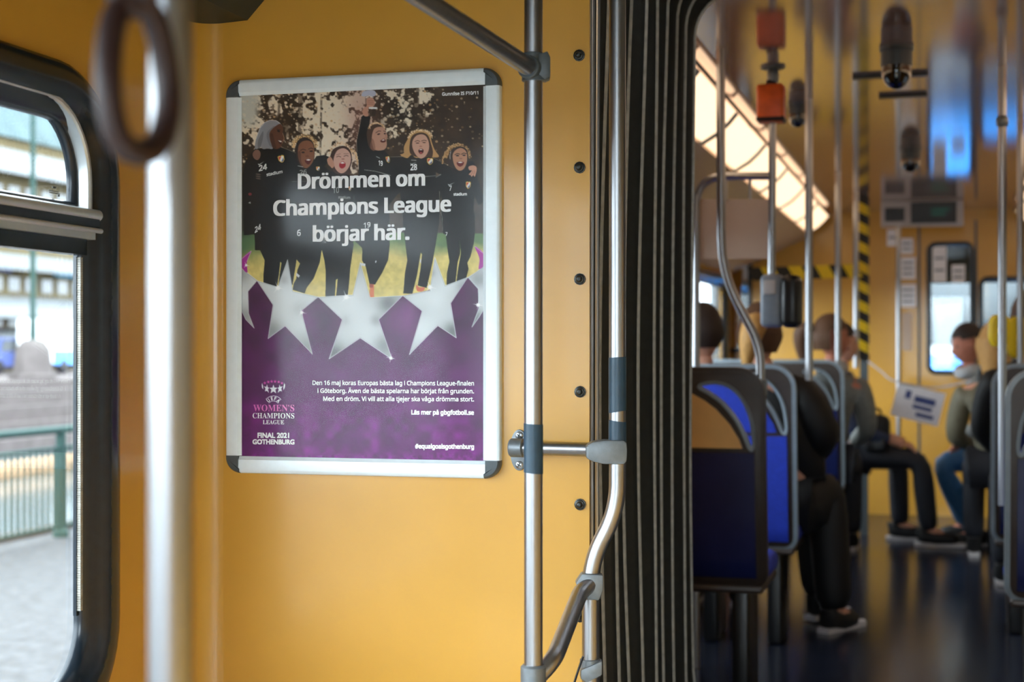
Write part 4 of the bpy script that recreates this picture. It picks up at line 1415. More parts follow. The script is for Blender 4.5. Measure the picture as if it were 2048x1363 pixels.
def text_mesh(body, font):
    c = bpy.data.curves.new('lettering_source', 'FONT')
    c.body = body
    c.size = 1
    c.resolution_u = 4
    if font is not None:
        c.font = font
    o = bpy.data.objects.new('lettering_source', c)
    COL.objects.link(o)
    me_ = bpy.data.meshes.new_from_object(o)
    vs = [tuple(v.co) for v in me_.vertices]
    fs = [tuple(p.vertices) for p in me_.polygons]
    bpy.data.objects.remove(o)
    bpy.data.meshes.remove(me_)
    bpy.data.curves.remove(c)
    return vs, fs


def lettering(body, xl, xr, bl, br, cap, bold=0.0, m_='print_white', font='main', shear=0.0, name='lettering', boldy=None, capref='H'):
    f_ = FONT if font == 'main' else None
    vs, fs = text_mesh(body, f_)
    hv, _ = text_mesh(capref, f_)
    H = max(v[1] for v in hv)
    x0, x1 = min(v[0] for v in vs), max(v[0] for v in vs)
    out = MB()
    by = boldy if boldy is not None else bold
    offs = [(0, 0)] + ([(bold * i, by * j) for i in (-1, 0, 1) for j in (-1, 0, 1) if i or j] if bold else [])
    xl, xr = xl + bold, xr - bold
    # small high pieces (dots) are thickened less
    root_ = list(range(len(vs)))

    def find(i):
        while root_[i] != i:
            root_[i] = root_[root_[i]]
            i = root_[i]
        return i
    for f in fs:
        for i in f[1:]:
            root_[find(i)] = find(f[0])
    low = {}
    for i, v in enumerate(vs):
        r_ = find(i)
        low[r_] = min(low.get(r_, 9), v[1])
    thin = [.55 if low[find(i)] > .78 * H else 1.0 for i in range(len(vs))]
    for io, (ox_, oy_) in enumerate(offs):
        q = []
        for iv, (x, y, z) in enumerate(vs):
            ox, oy = ox_ * thin[iv], oy_ * thin[iv]
            u = (x - x0) / (x1 - x0)
            yy = y / H * cap
            px_ = xl + u * (xr - xl) + ox + shear * yy
            py_ = bl + (br - bl) * u - yy + oy
            q.append(onY(px_, py_, YP - .0006 - io * .00003))
        out.add(q, fs)
    me_ = bpy.data.meshes.new(name)
    me_.from_pydata([tuple(p - porg) for p in out.v], [], out.f)
    me_.materials.append(MATS[m_])
    o = bpy.data.objects.new(name, me_)
    o.parent = poster
    COL.objects.link(o)
    return o


B_ = 1.9
lettering('Drömmen om', 595.5, 850.3, 377.2, 370.3, 29.5, B_, boldy=.8)
lettering('Champions League', 546.3, 902.5, 430.8, 422.0, 29.5, B_, boldy=.8)
lettering('börjar här.', 625.3, 819, 482.2, 478.2, 29.5, B_, boldy=.8)
lettering('Den 16 maj koras Europas bästa lag i Champions League-finalen', 625, 948, 769.2, 770.2, 8.4, .32)
lettering('i Göteborg. Även de bästa spelarna har börjat från grunden.', 635, 948, 785, 786, 8.4, .32)
lettering('Med en dröm. Vi vill att alla tjejer ska våga drömma stort.', 646.4, 948, 801, 802, 8.4, .32)
lettering('Läs mer på gbgfotboll.se', 822.5, 948, 828, 828.8, 8.3, .6)
lettering('#equalgoalsgothenburg', 830, 948.3, 896, 896.8, 8.3, .6)
lettering('Gunnilse IS F10/11', 884, 956.8, 191.2, 188.4, 6.2, .35)
ser = lambda s: ''.join(chr(0x1D400 + ord(k_) - 65) if k_.isalpha() else k_ for k_ in s)
lettering(ser('WOMEN') + '’' + ser('S'), 506.4, 588.6, 821.4, 821.8, 12.6, 0, 'print_pink', None, capref=ser('H'))
lettering(ser('CHAMPIONS'), 505.2, 588.6, 835.8, 836.2, 10.4, 0, 'print_white', None, capref=ser('H'))
lettering(ser('LEAGUE'), 525.6, 568.2, 847.6, 847.9, 8.0, 0, 'print_white', None, capref=ser('H'))
lettering('FINAL 2021', 515, 578.4, 874.8, 875, 9.6, .55, font=None)
lettering('GOTHENBURG', 505, 589, 887.4, 887.8, 9.0, .55, font=None)
for ch, x, y, r_ in (('U', 428, 532, -38), ('E', 483, 503, -12), ('F', 535, 505, 14), ('A', 580, 538, 36)):
    vs, fs = text_mesh(ch, FONT)
    X0, X1 = min(v[0] for v in vs), max(v[0] for v in vs)
    H = max(v[1] for v in vs)
    cx_, cy_ = ZD([(x, y)])[0]
    out = MB()
    for io, (dx, dy) in enumerate(((0, 0), (.3, 0), (-.3, 0), (0, .3), (0, -.3))):
        q = []
        for v in vs:
            a_, b_ = (v[0] - (X0 + X1) / 2) / H * 6.2 * .95, (v[1] - H / 2) / H * 6.2
            t = math.radians(r_)
            q.append(onY(cx_ + a_ * math.cos(t) + b_ * math.sin(t) + dx, cy_ + a_ * math.sin(t) - b_ * math.cos(t) + dy, YP - .0006 - io * .00003))
        out.add(q, fs)
    me_ = bpy.data.meshes.new('lettering')
    me_.from_pydata([tuple(p - porg) for p in out.v], [], out.f)
    me_.materials.append(MATS['print_white'])
    o = bpy.data.objects.new('lettering', me_)
    o.parent = poster
    COL.objects.link(o)
# numbers and sponsor words on the tracksuits
for s_, xl, xr, bl, br, cap, bo, mm in (('24', 517.5, 534.2, 342.2, 338.2, 11, .5, 'print_grey'), ('stadium', 533, 565, 352.0, 345.6, 6.2, .3, 'print_grey'), ('26', 599, 613.5, 349, 348, 9, .4, 'print_haze'),
                                        ('10', 666, 678, 386, 385, 11, .3, 'print_haze'), ('stadium', 676.5, 700.5, 396.5, 397.5, 5.6, .2, 'print_haze'), ('19', 757, 765.5, 330, 331.5, 9.5, .4, 'print_white'),
                                        ('28', 820.8, 834.2, 340.2, 339.4, 11.5, .5, 'print_white'), ('7', 898.2, 903.5, 381, 380.4, 9.5, .4, 'print_grey'), ('stadium', 907, 934, 390.8, 390.4, 5.8, .3, 'print_white'),
                                        ('24', 509.5, 522, 465.5, 458, 11, .4, 'print_grey'), ('6', 594, 601.5, 471.5, 471, 12, .4, 'print_grey'), ('10', 645, 652, 485.5, 485, 9, .1, 'print_haze'), ('19', 727.5, 741, 455.5, 453.5, 10, .4, 'print_grey'),
                                        ('7', 891, 895, 471, 471, 7, .2, 'print_grey')):
    lettering(s_, xl, xr, bl, br, cap, bo, mm, capref='2' if s_[0].isdigit() else 'd')

# ================================================================ HANDRAILS OF THIS CAR
RP = .0148                     # pole radius
Zr1, Zr2 = 2.43, 2.66
p1 = W(1066.8, 698, Zr1)
hr1 = thing('grab_pole', (p1.x, p1.y, 0), 'steel grab pole with one blue tape band, right beside the framed poster', 'grab pole')
MB().tube([(p1.x, p1.y, 0), (p1.x, p1.y, ZC)], RP, 28).build('pole', 'steel', hr1)


def tape(x, y, z0, z1, r, s0, s1, parent, n=28):
    m_ = MB()
    vs, fs = [], []
    for (z, s, rr_) in ((z0, s0, r), (z0, s0, r + .0007), (z1, s1, r + .0007), (z1, s1, r)):
        for k_ in range(n):
            a_ = 2 * math.pi * k_ / n
            vs.append((x + rr_ * math.cos(a_), y + rr_ * math.sin(a_), z + s * math.cos(a_)))
    for i in range(3):
        for k_ in range(n):
            fs.append((i * n + k_, i * n + (k_ + 1) % n, (i + 1) * n + (k_ + 1) % n, (i + 1) * n + k_))
    m_.add(vs, fs)
    return m_.build('tape', 'blue_tape', parent, angle=50)


def zat(py, z):
    return EYE + (CY - py) / FPX * z


tape(p1.x, p1.y, zat(945, Zr1), zat(847, Zr1), RP, -.0015, -.001, hr1)
# upper sloping bar and its clamp
ua = Vector((p1.x, p1.y, zat(140, Zr1)))
ub = W(852, 2, 2.08)
ud = (ub - ua).normalized()
MB().tube([ua + ud * .012, ua + ud * 1.05], RP * .97, 24).build('sloping_bar', 'steel', hr1)
cl = MB()
cl.lathe((p1.x, p1.y, zat(163, Zr1)), (0, 0, 1), [(0, .0165), (.001, .0185), (.044, .0185), (.045, .0165)], 20)
cl.build('clamp', 'cap_grey', hr1)
cl = MB()
cl.lathe(ua - ud * .004, ud, [(0, .017), (.002, .0185), (.026, .0185), (.028, .0165)], 20)
rt = Vector((C1, S1, 0))
fw = Vector((-S1, C1, 0))
cb = Vector((p1.x, p1.y, 0)) + rt * .012
pts = [cb + rt * a_ + Vector((0, 0, z_)) for a_, z_ in ((-.004, zat(113, Zr1)), (.010, zat(106, Zr1)), (.0145, zat(118, Zr1)), (.0145, zat(158, Zr1)), (.006, zat(163, Zr1)), (-.006, zat(150, Zr1)))]
cl.bprism([p - fw * .018 for p in pts], fw * .032, .002)
cl.build('clamp_wedge', 'cap_grey', hr1)
# lower socket
cl = MB()
cl.lathe((p1.x, p1.y, zat(1400, Zr1)), (0, 0, 1), [(0, .019), (.002, .0205), (zat(1330, Zr1) - zat(1400, Zr1) - .002, .0205), (zat(1328, Zr1) - zat(1400, Zr1), .017)], 24)
cl.build('socket', 'cast_grey', hr1)

p2 = W(1234.8, 698, Zr2)
p2b = W(1180.8, 698, Zr2)
hr2 = thing('gangway_handrail', (p2b.x, p2b.y, 0), 'cranked steel handrail at the bellows edge with two blue tape wraps', 'handrail')
pth = round_path([(p2.x, p2.y, ZC - .03), (p2.x, p2.y, zat(1020, Zr2)), (p2b.x, p2b.y, zat(1120, Zr2)), (p2b.x, p2b.y, 0)], .06, 10)
MB().tube(pth, RP, 28).build('pole', 'steel', hr2)
tape(p2.x, p2.y, zat(823, Zr2), zat(714, Zr2), RP, .0025, .001, hr2)
tape(p2.x, p2.y, zat(884, Zr2), zat(841, Zr2), RP, 0, -.002, hr2)
# stub to the wall
zst = zat(899.5, Zr2)
fl = onY(1040, 899, YB)
e0 = Vector((fl.x - .002, YB - .028, zst))
e1 = Vector((p2.x - .03, p2.y, zst))
MB().tube([e0, e1], .0122, 22).build('stub_bar', 'steel', hr2)
fb = MB()
ol = [(1171, 892), (1174, 888), (1184, 882), (1208, 878.5), (1246, 879), (1252, 884), (1253, 900), (1252, 921), (1246, 926.5), (1206, 926), (1184, 921), (1174, 916), (1171, 911)]
fb.bprism([W(a_, b_, Zr2) - fw * .021 for a_, b_ in ol], fw * .042, .004)
fb.build('tee_fitting', 'cast_grey', hr2)
fw_ = MB()
ov = [(fl.x + .0135 * math.cos(t) * 1.25, YB, fl.z - .0 + .037 * math.sin(t)) for t in np.linspace(0, 2 * math.pi, 29)[:-1]]
fw_.bprism(ov, (0, -.008, 0), .0012)
fw_.build('wall_flange', 'cast_grey', hr2)
kn = MB()
kn.lathe(Vector((fl.x - .012, YB - .028, zst)), (e1 - e0), [(0, .011), (.0015, .0150), (.004, .0168), (.026, .0168), (.0275, .0135)], 22)
kn.box((fl.x - .008, YB - .03, zst - .014), (fl.x + .010, YB - .004, zst + .014))
kn.build('elbow', 'cast_grey', hr2)
for dz in (.0265, -.0265):
    sc_ = MB()
    c = Vector((fl.x + .001, YB - .008, fl.z + dz))
    sc_.lathe(c, (0, -1, 0), [(0, .0072), (.002, .0072), (.0035, .005), (.0036, .0)], 14)
    s_o = sc_.build('screw', 'steel', hr2)
    cr = MB()
    for a_ in (.5, .5 + math.pi / 2):
        M = Matrix.Rotation(a_, 4, 'Y')
        cr.box((-.0045, -.0042, -.0008), (.0045, -.0034, .0008), M, c)
    cr.build('cross_slot', 'bolt', s_o, smooth=False)
# junction of the crank and the lower sloping bar
jn = MB()
jn.lathe((p2b.x, p2b.y, zat(1196, Zr2)), (0, 0, 1), [(0, .017), (.001, .0185), (.040, .0185), (.041, .0168)], 20)
ja = W(1178, 1166, Zr2)
jb = W(1092, 1338, Zr1 + .02)
jd = (jb - ja).normalized()
pts = [W(a_, b_, Zr2) for a_, b_ in ((1150, 1163), (1163, 1143), (1205, 1146), (1205, 1176), (1196, 1197), (1176, 1192))]
jn.bprism([p - fw * .022 for p in pts], fw * .03, .003)
jn.build('junction', 'cast_grey', hr2)
lo = round_path([ja - fw * .012, W(1160, 1185, Zr2 - .03), W(1108, 1318, Zr1 + .02), Vector((p1.x, p1.y, zat(1362, Zr1)))], .035, 8)
MB().tube(lo, RP * .97, 24).build('lower_sloping_bar', 'steel', hr2)
c2 = MB()
c2.lathe((p2b.x, p2b.y, zat(1352, Zr2)), (0, 0, 1), [(0, .0165), (.001, .0185), (.030, .0185), (.031, .0165)], 20)
pts = [W(a_, b_, Zr2) for a_, b_ in ((1203, 1316), (1203, 1344), (1172, 1360), (1160, 1352), (1160, 1334), (1180, 1326))]
c2.bprism([p - fw * .022 for p in pts], fw * .026, .003)
c2.build('lower_clamp', 'cast_grey', hr2)
lv = MB()
lv.tube([W(1166, 1312, Zr2 - .024), W(1158, 1335, Zr2 - .024), W(1146, 1372, Zr2 - .024)], .004, 10, flat=.5)
lv.build('clamp_lever', 'black_plastic', hr2)

# pole and strap right before the lens
p3 = W(341, 698, 1.04)
fp = thing('grab_pole', (p3.x, p3.y, 0), 'out-of-focus steel grab pole standing close to the lens beside the window', 'grab pole')
MB().tube([(p3.x, p3.y, 0), (p3.x, p3.y, ZC)], RP, 28).build('pole', 'steel', fp)
MB().lathe((p3.x, p3.y, ZC - .03), (0, 0, 1), [(0, .02), (.005, .035), (.03, .036)], 20).build('ceiling_flange', 'cast_grey', fp)
MB().lathe((p3.x, p3.y, 0), (0, 0, 1), [(0, .036), (.02, .035), (.026, .018)], 20).build('floor_flange', 'cast_grey', fp)
zo = EYE + .50
ra, rb = W(262, 698, .95), W(262, 698, .95)
ov_ = thing('overhead_rail', (ra.x, ra.y, zo), 'overhead steel rail carrying the leather hand strap', 'rail')
MB().tube([(ra.x, -2.15, zo), (ra.x, 1.25, zo), (ra.x, 1.25, ZC)], RP, 16).build('bar', 'steel', ov_)
st = thing('hand_strap', W(277, 318, .95), 'dark brown leather hand strap hanging in a loop before the blurred pole', 'hand strap')
lpx = [(266, 12, .955), (236, 22, .95), (220, 80, .935), (216, 160, .925), (224, 238, .925), (246, 290, .93), (284, 305, .945), (318, 284, .962), (335, 228, .972), (334, 160, .975), (322, 84, .97), (300, 24, .962)]
path = smooth_path([W(*p) for p in lpx], 8, True)
MB().tube(path, .0085, 14, closed=True).build('loop', 'leather', st)
s0 = W(268, 6, .955)
bd_ = MB()
bd_.tube([W(268, 22, .955), W(268, -10, .955), W(264, -60, .955)], [.012, .018, .014], 12, flat=.35, up=fw)
bd_.tube([W(264, -55, .955), Vector((ra.x, ra.y, zo - .02))], .013, 12, flat=.35, up=fw)
bd_.build('hanger', 'leather', st)
hl_ = MB().lathe((ra.x, ra.y - .018, zo), (0, 1, 0), [(0, .0152), (0, .022), (.036, .022), (.036, .0152)], 16)
hl_.build('sleeve', 'black_plastic', st)

# ================================================================ FRONT CAR FURNITURE
R4 = R2.to_4x4()


def seat_y(z):
    """side profile of the back shell"""
    zs_ = [.36, .46, .60, .80, .98, 1.10, 1.16]
    ys_ = [.060, .012, -.010, -.032, -.052, -.058, -.052]
    return float(np.interp(z, zs_, ys_))


HW = .222


def make_seat(label, group, tan=False):
    t = thing('passenger_seat', (0, 0, 0), label, 'seat', group)
    B = lambda m_, n_, mt, par=t, **k_: m_.build(n_, mt, par, world=False, **k_)
    outer = rrect(-HW, HW, .40, 1.13, [.05, .085, .085, .05], 8)
    cres = [(.012, 1.075), (.05, 1.088), (.10, 1.082), (.145, 1.05), (.18, .985), (.193, .905), (.190, .868), (.178, .872), (.165, .905), (.135, .965), (.09, 1.02), (.05, 1.05)]
    cres = [(p.x, p.y) for p in smooth_path([(a_, b_, 0) for a_, b_ in cres], 4, True)]
    mir = [(-a_, b_) for a_, b_ in cres[::-1]]
    holes_ = [cres]
    grid_lines = outer
    m_ = MB()
    m_.plate(outer, holes_, lambda a_, b_: Vector((a_, seat_y(b_) - .012, b_)), lambda a_, b_: Vector((a_, seat_y(b_) + .014, b_)))
    B(m_, 'shell', 'seat_shell', angle=40)
    m_ = MB()
    m_.sweep_loop(outer, [(.010, -.016), (.012, 0), (.010, .018), (-.006, .018), (-.008, 0), (-.006, -.016)], lambda a_, b_, h_: Vector((a_, seat_y(b_) + h_, b_)))
    B(m_, 'rim', 'seat_shell' if tan else 'seat_rim', angle=60)
    m_ = MB()
    m_.sweep_loop(cres, [(.006, -.016), (.004, -.019), (-.006, -.016), (-.006, .016), (.006, .016)], lambda a_, b_, h_: Vector((a_, seat_y(b_) + h_, b_)))
    B(m_, 'handle_rim', 'seat_rim', angle=60)
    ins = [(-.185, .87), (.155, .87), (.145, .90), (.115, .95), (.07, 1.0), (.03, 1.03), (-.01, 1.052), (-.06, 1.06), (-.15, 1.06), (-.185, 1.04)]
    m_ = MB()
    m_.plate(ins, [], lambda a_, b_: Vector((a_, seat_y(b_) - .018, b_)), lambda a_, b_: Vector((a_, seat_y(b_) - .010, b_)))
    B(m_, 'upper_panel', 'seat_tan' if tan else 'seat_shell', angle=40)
    m_ = MB()
    lowp = []
    nz = 14
    for i in range(nz + 1):
        lowp.append((.195, .43 + (.855 - .43) * i / nz))
    for i in range(nz + 1):
        lowp.append((-.195, .855 - (.855 - .43) * i / nz))
    m_.add([Vector((a_, seat_y(b_) - .018, b_)) for a_, b_ in lowp] + [Vector((a_, seat_y(b_) - .008, b_)) for a_, b_ in lowp],
           [(i, i + 1, 2 * nz - i, 2 * nz + 1 - i) for i in range(nz)] + [(i, i + 1, 2 * (nz + 1) + i + 1, 2 * (nz + 1) + i) for i in range(2 * nz + 1)] + [(0, 2 * nz + 1, 4 * nz + 3, 2 * nz + 2)])
    B(m_, 'lower_panel', 'seat_back', angle=40)
    m_ = MB()
    m_.rbox((-.205, .05, .40), (.222, .46, .475), .03)
    B(m_, 'seat_cushion', 'seat_blue')
    m_ = MB()
    m_.rbox((-.20, .016, .48), (.195, .07, .88), .026, Matrix.Rotation(math.radians(-5), 4, 'X') )
    B(m_, 'back_cushion', 'seat_blue')
    m_ = MB()
    m_.rbox((-.215, .02, .375), (.215, .45, .405), .012)
    B(m_, 'seat_pan', 'seat_shell')
    m_ = MB()
    m_.rbox((-.16, .10, .0), (-.10, .36, .38), .012)
    B(m_, 'leg', 'black_plastic')
    m_ = MB()
    m_.rbox((.10, .10, .0), (.16, .36, .38), .012)
    B(m_, 'leg', 'black_plastic')
    return t


def copy_tree(o, parent=None):
    c = o.copy()
    COL.objects.link(c)
    c.parent = parent
    for ch in [k_ for k_ in bpy.data.objects if k_.parent == o]:
        copy_tree(ch, c)
    return c


def place_seat(t, px, z, edge, rz=0.0):
    """aisle-side edge of the seat back at pixel column px, depth z"""
    w_ = W(px, 698, z)
    l_ = R2.inverted() @ w_
    t.location = L2(l_.x - edge * (HW + .012), l_.y, 0)
    t.rotation_euler = (0, 0, A2 + rz)


sg_l, sg_r = 'seats on the window side of the front car', 'seats right of the aisle in the front car'
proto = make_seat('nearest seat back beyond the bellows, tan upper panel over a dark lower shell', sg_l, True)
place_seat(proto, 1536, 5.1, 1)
plain = make_seat('second seat back beyond the bellows, grey rim around blue upholstery', sg_l)
place_seat(plain, 1596, 6.07, 1)
for ch in bpy.data.objects:
    if ch.parent == plain and ch.name.startswith('upper_panel'):
        ch.data.materials[0] = MATS['seat_blue']
    if ch.parent == plain and ch.name.startswith('lower_panel'):
        ch.data.materials[0] = MATS['seat_blue']
grey = make_seat('third seat back on the window side, grey rim in front of the brown-haired passenger', sg_l)
place_seat(grey, 1690, 8.6, 1)
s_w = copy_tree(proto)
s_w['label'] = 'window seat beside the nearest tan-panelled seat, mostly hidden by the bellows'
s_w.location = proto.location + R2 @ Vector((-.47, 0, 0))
s_w = copy_tree(plain)
s_w['label'] = 'window seat beside the second seat, in front of the white-shirted passenger'
s_w.location = plain.location + R2 @ Vector((-.47, 0, 0))
s_w = copy_tree(grey)
s_w['label'] = 'window seat beside the third seat behind the lamp-lit pole'
s_w.location = grey.location + R2 @ Vector((-.47, 0, 0))
# right of the aisle: mirrored seat
rs = make_seat('nearest dark seat back at the frame edge, right of the aisle', sg_r)
for ch in [k_ for k_ in bpy.data.objects if k_.parent == rs]:
    for v in ch.data.vertices:
        v.co.x = -v.co.x
    ch.data.flip_normals()
    if ch.name.startswith('upper_panel'):
        ch.data.materials[0] = MATS['seat_shell']
place_seat(rs, 2008, 4.85, -1)
for i, (px, z, lb) in enumerate(((1981, 6.35, 'second dark seat back right of the aisle, behind the pole with the stop button'), (1951, 9.0, 'far dark seat back right of the aisle, holding the blond passenger'))):
    c = copy_tree(rs)
    c['label'] = lb
    place_seat(c, px, z, -1)
for z, lb in ((4.85, 'outer seat beside the nearest right seat, cut by the frame edge'),):
    c = copy_tree(rs)
    c['label'] = lb
    c.location = rs.location + R2 @ Vector((.48, 0, 0))


def pole_path(name, pts, r, label, parts=None, group='steel poles of the front car'):
    t = thing(name, (pts[-1].x, pts[-1].y, min(p.z for p in pts)), label, 'grab pole', group)
    MB().tube(round_path(pts, .12, 8), r, 18).build('pole', 'steel', t)
    return t


RB = .0150
zf_ = 5.08
tp = pole_path('grab_pole', [W(1441, CY - (ZC2 - EYE) * FPX / zf_, zf_), W(1443, 545, zf_), W(1521, 692, zf_), W(1521, 775, zf_)], RB, 'cranked steel pole bending down to the corner of the nearest tan seat')
MB().lathe(W(1521, 790, zf_), (0, 0, 1), [(0, .02), (.002, .022), (.05, .022), (.052, .016)], 16).build('seat_socket', 'cast_grey', tp)
zv = 5.4
c0 = W(1546, CY - (ZC2 - EYE) * FPX / zv, zv)
tp = pole_path('grab_pole', [c0, W(1543, 600, zv)], .0135, 'steel pole carrying the orange box and the ticket reader')
MB().lathe((c0.x, c0.y, c0.z - .012), (0, 0, 1), [(0, .012), (.004, .042), (.012, .044)], 18).build('ceiling_plate', 'cap_grey', tp)
MB().lathe((c0.x, c0.y, c0.z - .06), (0, 0, 1), [(0, .014), (.01, .021), (.04, .021), (.05, .016)], 16).build('collar', 'cast_grey', tp)
# orange box on that pole
o0 = W(1542.5, 208, zv)
ob = thing('orange_lamp_box', W(1542.5, 246, zv), 'orange-red box clamped to the pole below the ceiling', 'signal box')
hb = 75 / FPX * zv / 2
MB().rbox((-.048, -.045, -hb), (.048, .045, hb), .012, R4, o0).build('housing', 'orange_box', ob)
MB().rbox((-.050, -.047, -hb * .98), (.050, .047, -hb * .72), .008, R4, o0).build('bottom_band', 'leather', ob)
MB().lathe(o0 + Vector((0, 0, hb - .002)), (0, 0, 1), [(0, .03), (.004, .03), (.006, .02), (.02, .018)], 14).build('cap', 'leather', ob)
# ticket reader
v0_ = W(1560, 600, zv - .02)
tv = thing('ticket_reader', W(1560, 652, zv - .02), 'grey and black ticket reader on the pole beyond the nearest seat', 'ticket reader')
MB().rbox((-.068, -.03, -.095), (.012, .04, .092), .02, Matrix.Rotation(math.radians(-12), 4, 'Z'), v0_).build('housing', 'grey_plastic', tv)
MB().rbox((.006, -.035, -.098), (.076, .045, .088), .026, Matrix.Rotation(math.radians(-12), 4, 'Z'), v0_).build('reader_face', 'black_plastic', tv)
MB().rbox((-.05, -.036, .02), (-.006, -.024, .07), .004, Matrix.Rotation(math.radians(-12), 4, 'Z'), v0_).build('display', 'light_plastic', tv)
# poles further down the car
for (px, pyb, z, r, lb) in ((1618, 760, 6.1, .0155, 'bright steel pole rising from the second seat, left of the brown-haired passenger'), (1676, 735, 8.6, .0165, 'thin distant pole above the brown-haired passenger'),
                            (1712, 735, 9.7, .017, 'distant pole just left of the hazard-striped post'), (1797, 905, 10.6, .016, 'pale pole by the notices on the yellow partition')):
    a_ = W(px, CY - (ZC2 - EYE) * FPX / z, z)
    pole_path('grab_pole', [a_, W(px, pyb, z)], r, lb)
for (px, z, pyb, lb, jy) in ((2004.5, 5.4, 1010, 'steel pole with a joint ring and yellow stop button right of the aisle', 240), (2041, 6.6, 930, 'rightmost steel pole with the larger yellow button', None)):
    a_ = W(px, CY - (ZC2 - EYE) * FPX / z, z)
    t = pole_path('grab_pole', [a_, W(px, pyb, z)], .0148, lb)
    if jy:
        MB().lathe(W(px, jy + 14, z), (0, 0, 1), [(0, .0155), (.008, .021), (.03, .021), (.04, .0155)], 16).build('joint_ring', 'cast_grey', t)
for (px, py, z, rx, ry, lb) in ((1999, 661, 5.44, 20, 33, 'smaller yellow stop button clamped to the jointed pole'), (2036, 674, 6.64, 24, 42, 'larger yellow stop button at the frame edge')):
    c = W(px, py, z)
    t = thing('stop_button', c - Vector((0, 0, ry / FPX * z)), lb, 'stop button', 'yellow stop buttons on the poles')
    a_, b_ = rx / FPX * z, ry / FPX * z
    ol = [Vector((c.x, c.y, c.z)) + rt * (a_ * math.copysign(abs(math.cos(q)) ** .7, math.cos(q))) + Vector((0, 0, b_ * math.copysign(abs(math.sin(q)) ** .8, math.sin(q)))) for q in np.linspace(0, 2 * math.pi, 25)[:-1]]
    MB().prism([p - fw * .022 for p in ol], fw * .05).build('housing', 'button_yellow', t, bevel=.006)
    MB().lathe(c - fw * .021, -fw, [(0, .018), (.005, .017), (.008, .010)], 16).build('button', 'hazard_yellow', t)

# glazed screen by the door with a rounded tube frame
zs_ = 5.75
sn = thing('door_screen', W(1395, CY + EYE * FPX / zs_, zs_), 'cream windscreen board in a rounded steel frame behind the cranked pole', 'screen')
fr_path = round_path([W(1392, CY + EYE * FPX / zs_, zs_), W(1392, 352, zs_), W(1546, 352, zs_ - .12)], .12, 10)
MB().tube(fr_path, .0145, 16).build('tube_frame', 'steel', sn)
q = [W(1401, 398, zs_), W(1540, 398, zs_ - .1), W(1540, 517, zs_ - .1), W(1401, 517, zs_)]
MB().prism(q, fw * .012).build('board', 'cream_panel', sn, smooth=False)
for (px, py) in ((1452, 375), (1500, 375)):
    MB().tube([W(px, 352, zs_ - .05), W(px, 400, zs_ - .05)], .006, 10).build('hanger', 'steel', sn)

# hazard-striped post and tape
def hazard(t, p_top, p_bot, w, d, n, side, up):
    """row of slanted stripes from p_top to p_bot as separate bands"""
    L = p_bot - p_top
    for i in range(n):
        a_, b_ = i / n, (i + 1) / n
        sl = .55 / n * (1 if side else 0)
        q_ = [p_top + L * (a_ - sl / 2) - up * w / 2, p_top + L * (a_ + sl / 2) + up * w / 2, p_top + L * (b_ + sl / 2) + up * w / 2, p_top + L * (b_ - sl / 2) - up * w / 2]
        MB().prism([p - fw * d for p in q_], fw * d).build('stripe', 'hazard_black' if i % 2 == 0 else 'hazard_yellow', t, smooth=False)


zh = 9.85
ht, hb_ = W(1728, 389, zh), W(1728, 722, zh)
hp = thing('hazard_post', Vector((ht.x, ht.y, 0)), 'black and yellow striped post before the yellow cab partition', 'post')
MB().box((-.026, 0, 0), (.026, .03, ZC2), R4, (ht.x, ht.y, 0)).build('post', 'cap_grey', hp, smooth=False)
hazard(hp, ht, hb_, .066, .006, 17, True, rt)
ha, hb2 = W(1500, 548, 9.7), W(1718, 541, 9.8)
hz = thing('hazard_tape', ha, 'slack black and yellow tape stretched across the front seats at head height', 'barrier tape')
hazard(hz, ha, hb2, .085, .002, 8, True, Vector((0, 0, -1)))

# dome cameras under the ceiling
for (px, z, r, hgt, lb) in ((1793, 5.05, .051, .14, 'nearest dark dome camera hanging from the glossy ceiling'), (1821, 7.6, .050, .12, 'farther dome camera above the display box'), (1595, 6.2, .036, .10, 'small dome camera beside the orange box')):
    c = W(px, CY - (ZC2 - EYE) * FPX / z, z)
    t = thing('dome_camera', (c.x, c.y, c.z - hgt), lb, 'dome camera', 'dome cameras under the ceiling')
    MB().lathe(c, (0, 0, -1), [(0, r * 1.08), (.012, r * 1.08), (.016, r), (hgt * .45, r)], 24).build('base', 'cap_grey', t)
    MB().lathe(c + Vector((0, 0, -hgt * .45)), (0, 0, -1), [(0, r * .96)] + [(hgt * .12 + (hgt * .43) * math.sin(a_), r * .96 * math.cos(a_)) for a_ in np.linspace(0, math.pi / 2, 9)], 24).build('dome', 'dome_glass', t)
# hatch seams on the ceiling
for k_, (px0_, px1_, py) in enumerate(((1706, 1850, 152), (1758, 1850, 191))):
    z = (ZC2 - EYE) * FPX / (CY - py)
    a_, b_ = W(px0_, py, z), W(px1_, py, z)
    t = MB().box((0, -.02, -.012), ((b_ - a_).length, .02, 0), R4, a_).build('ceiling_vent', 'black_plastic', smooth=False)
    tag(t, ('wide dark slot vent in the ceiling behind the nearest dome camera', 'short dark slot vent in the ceiling below the nearest dome camera')[k_], 'vent', 'slot vents in the front car ceiling')

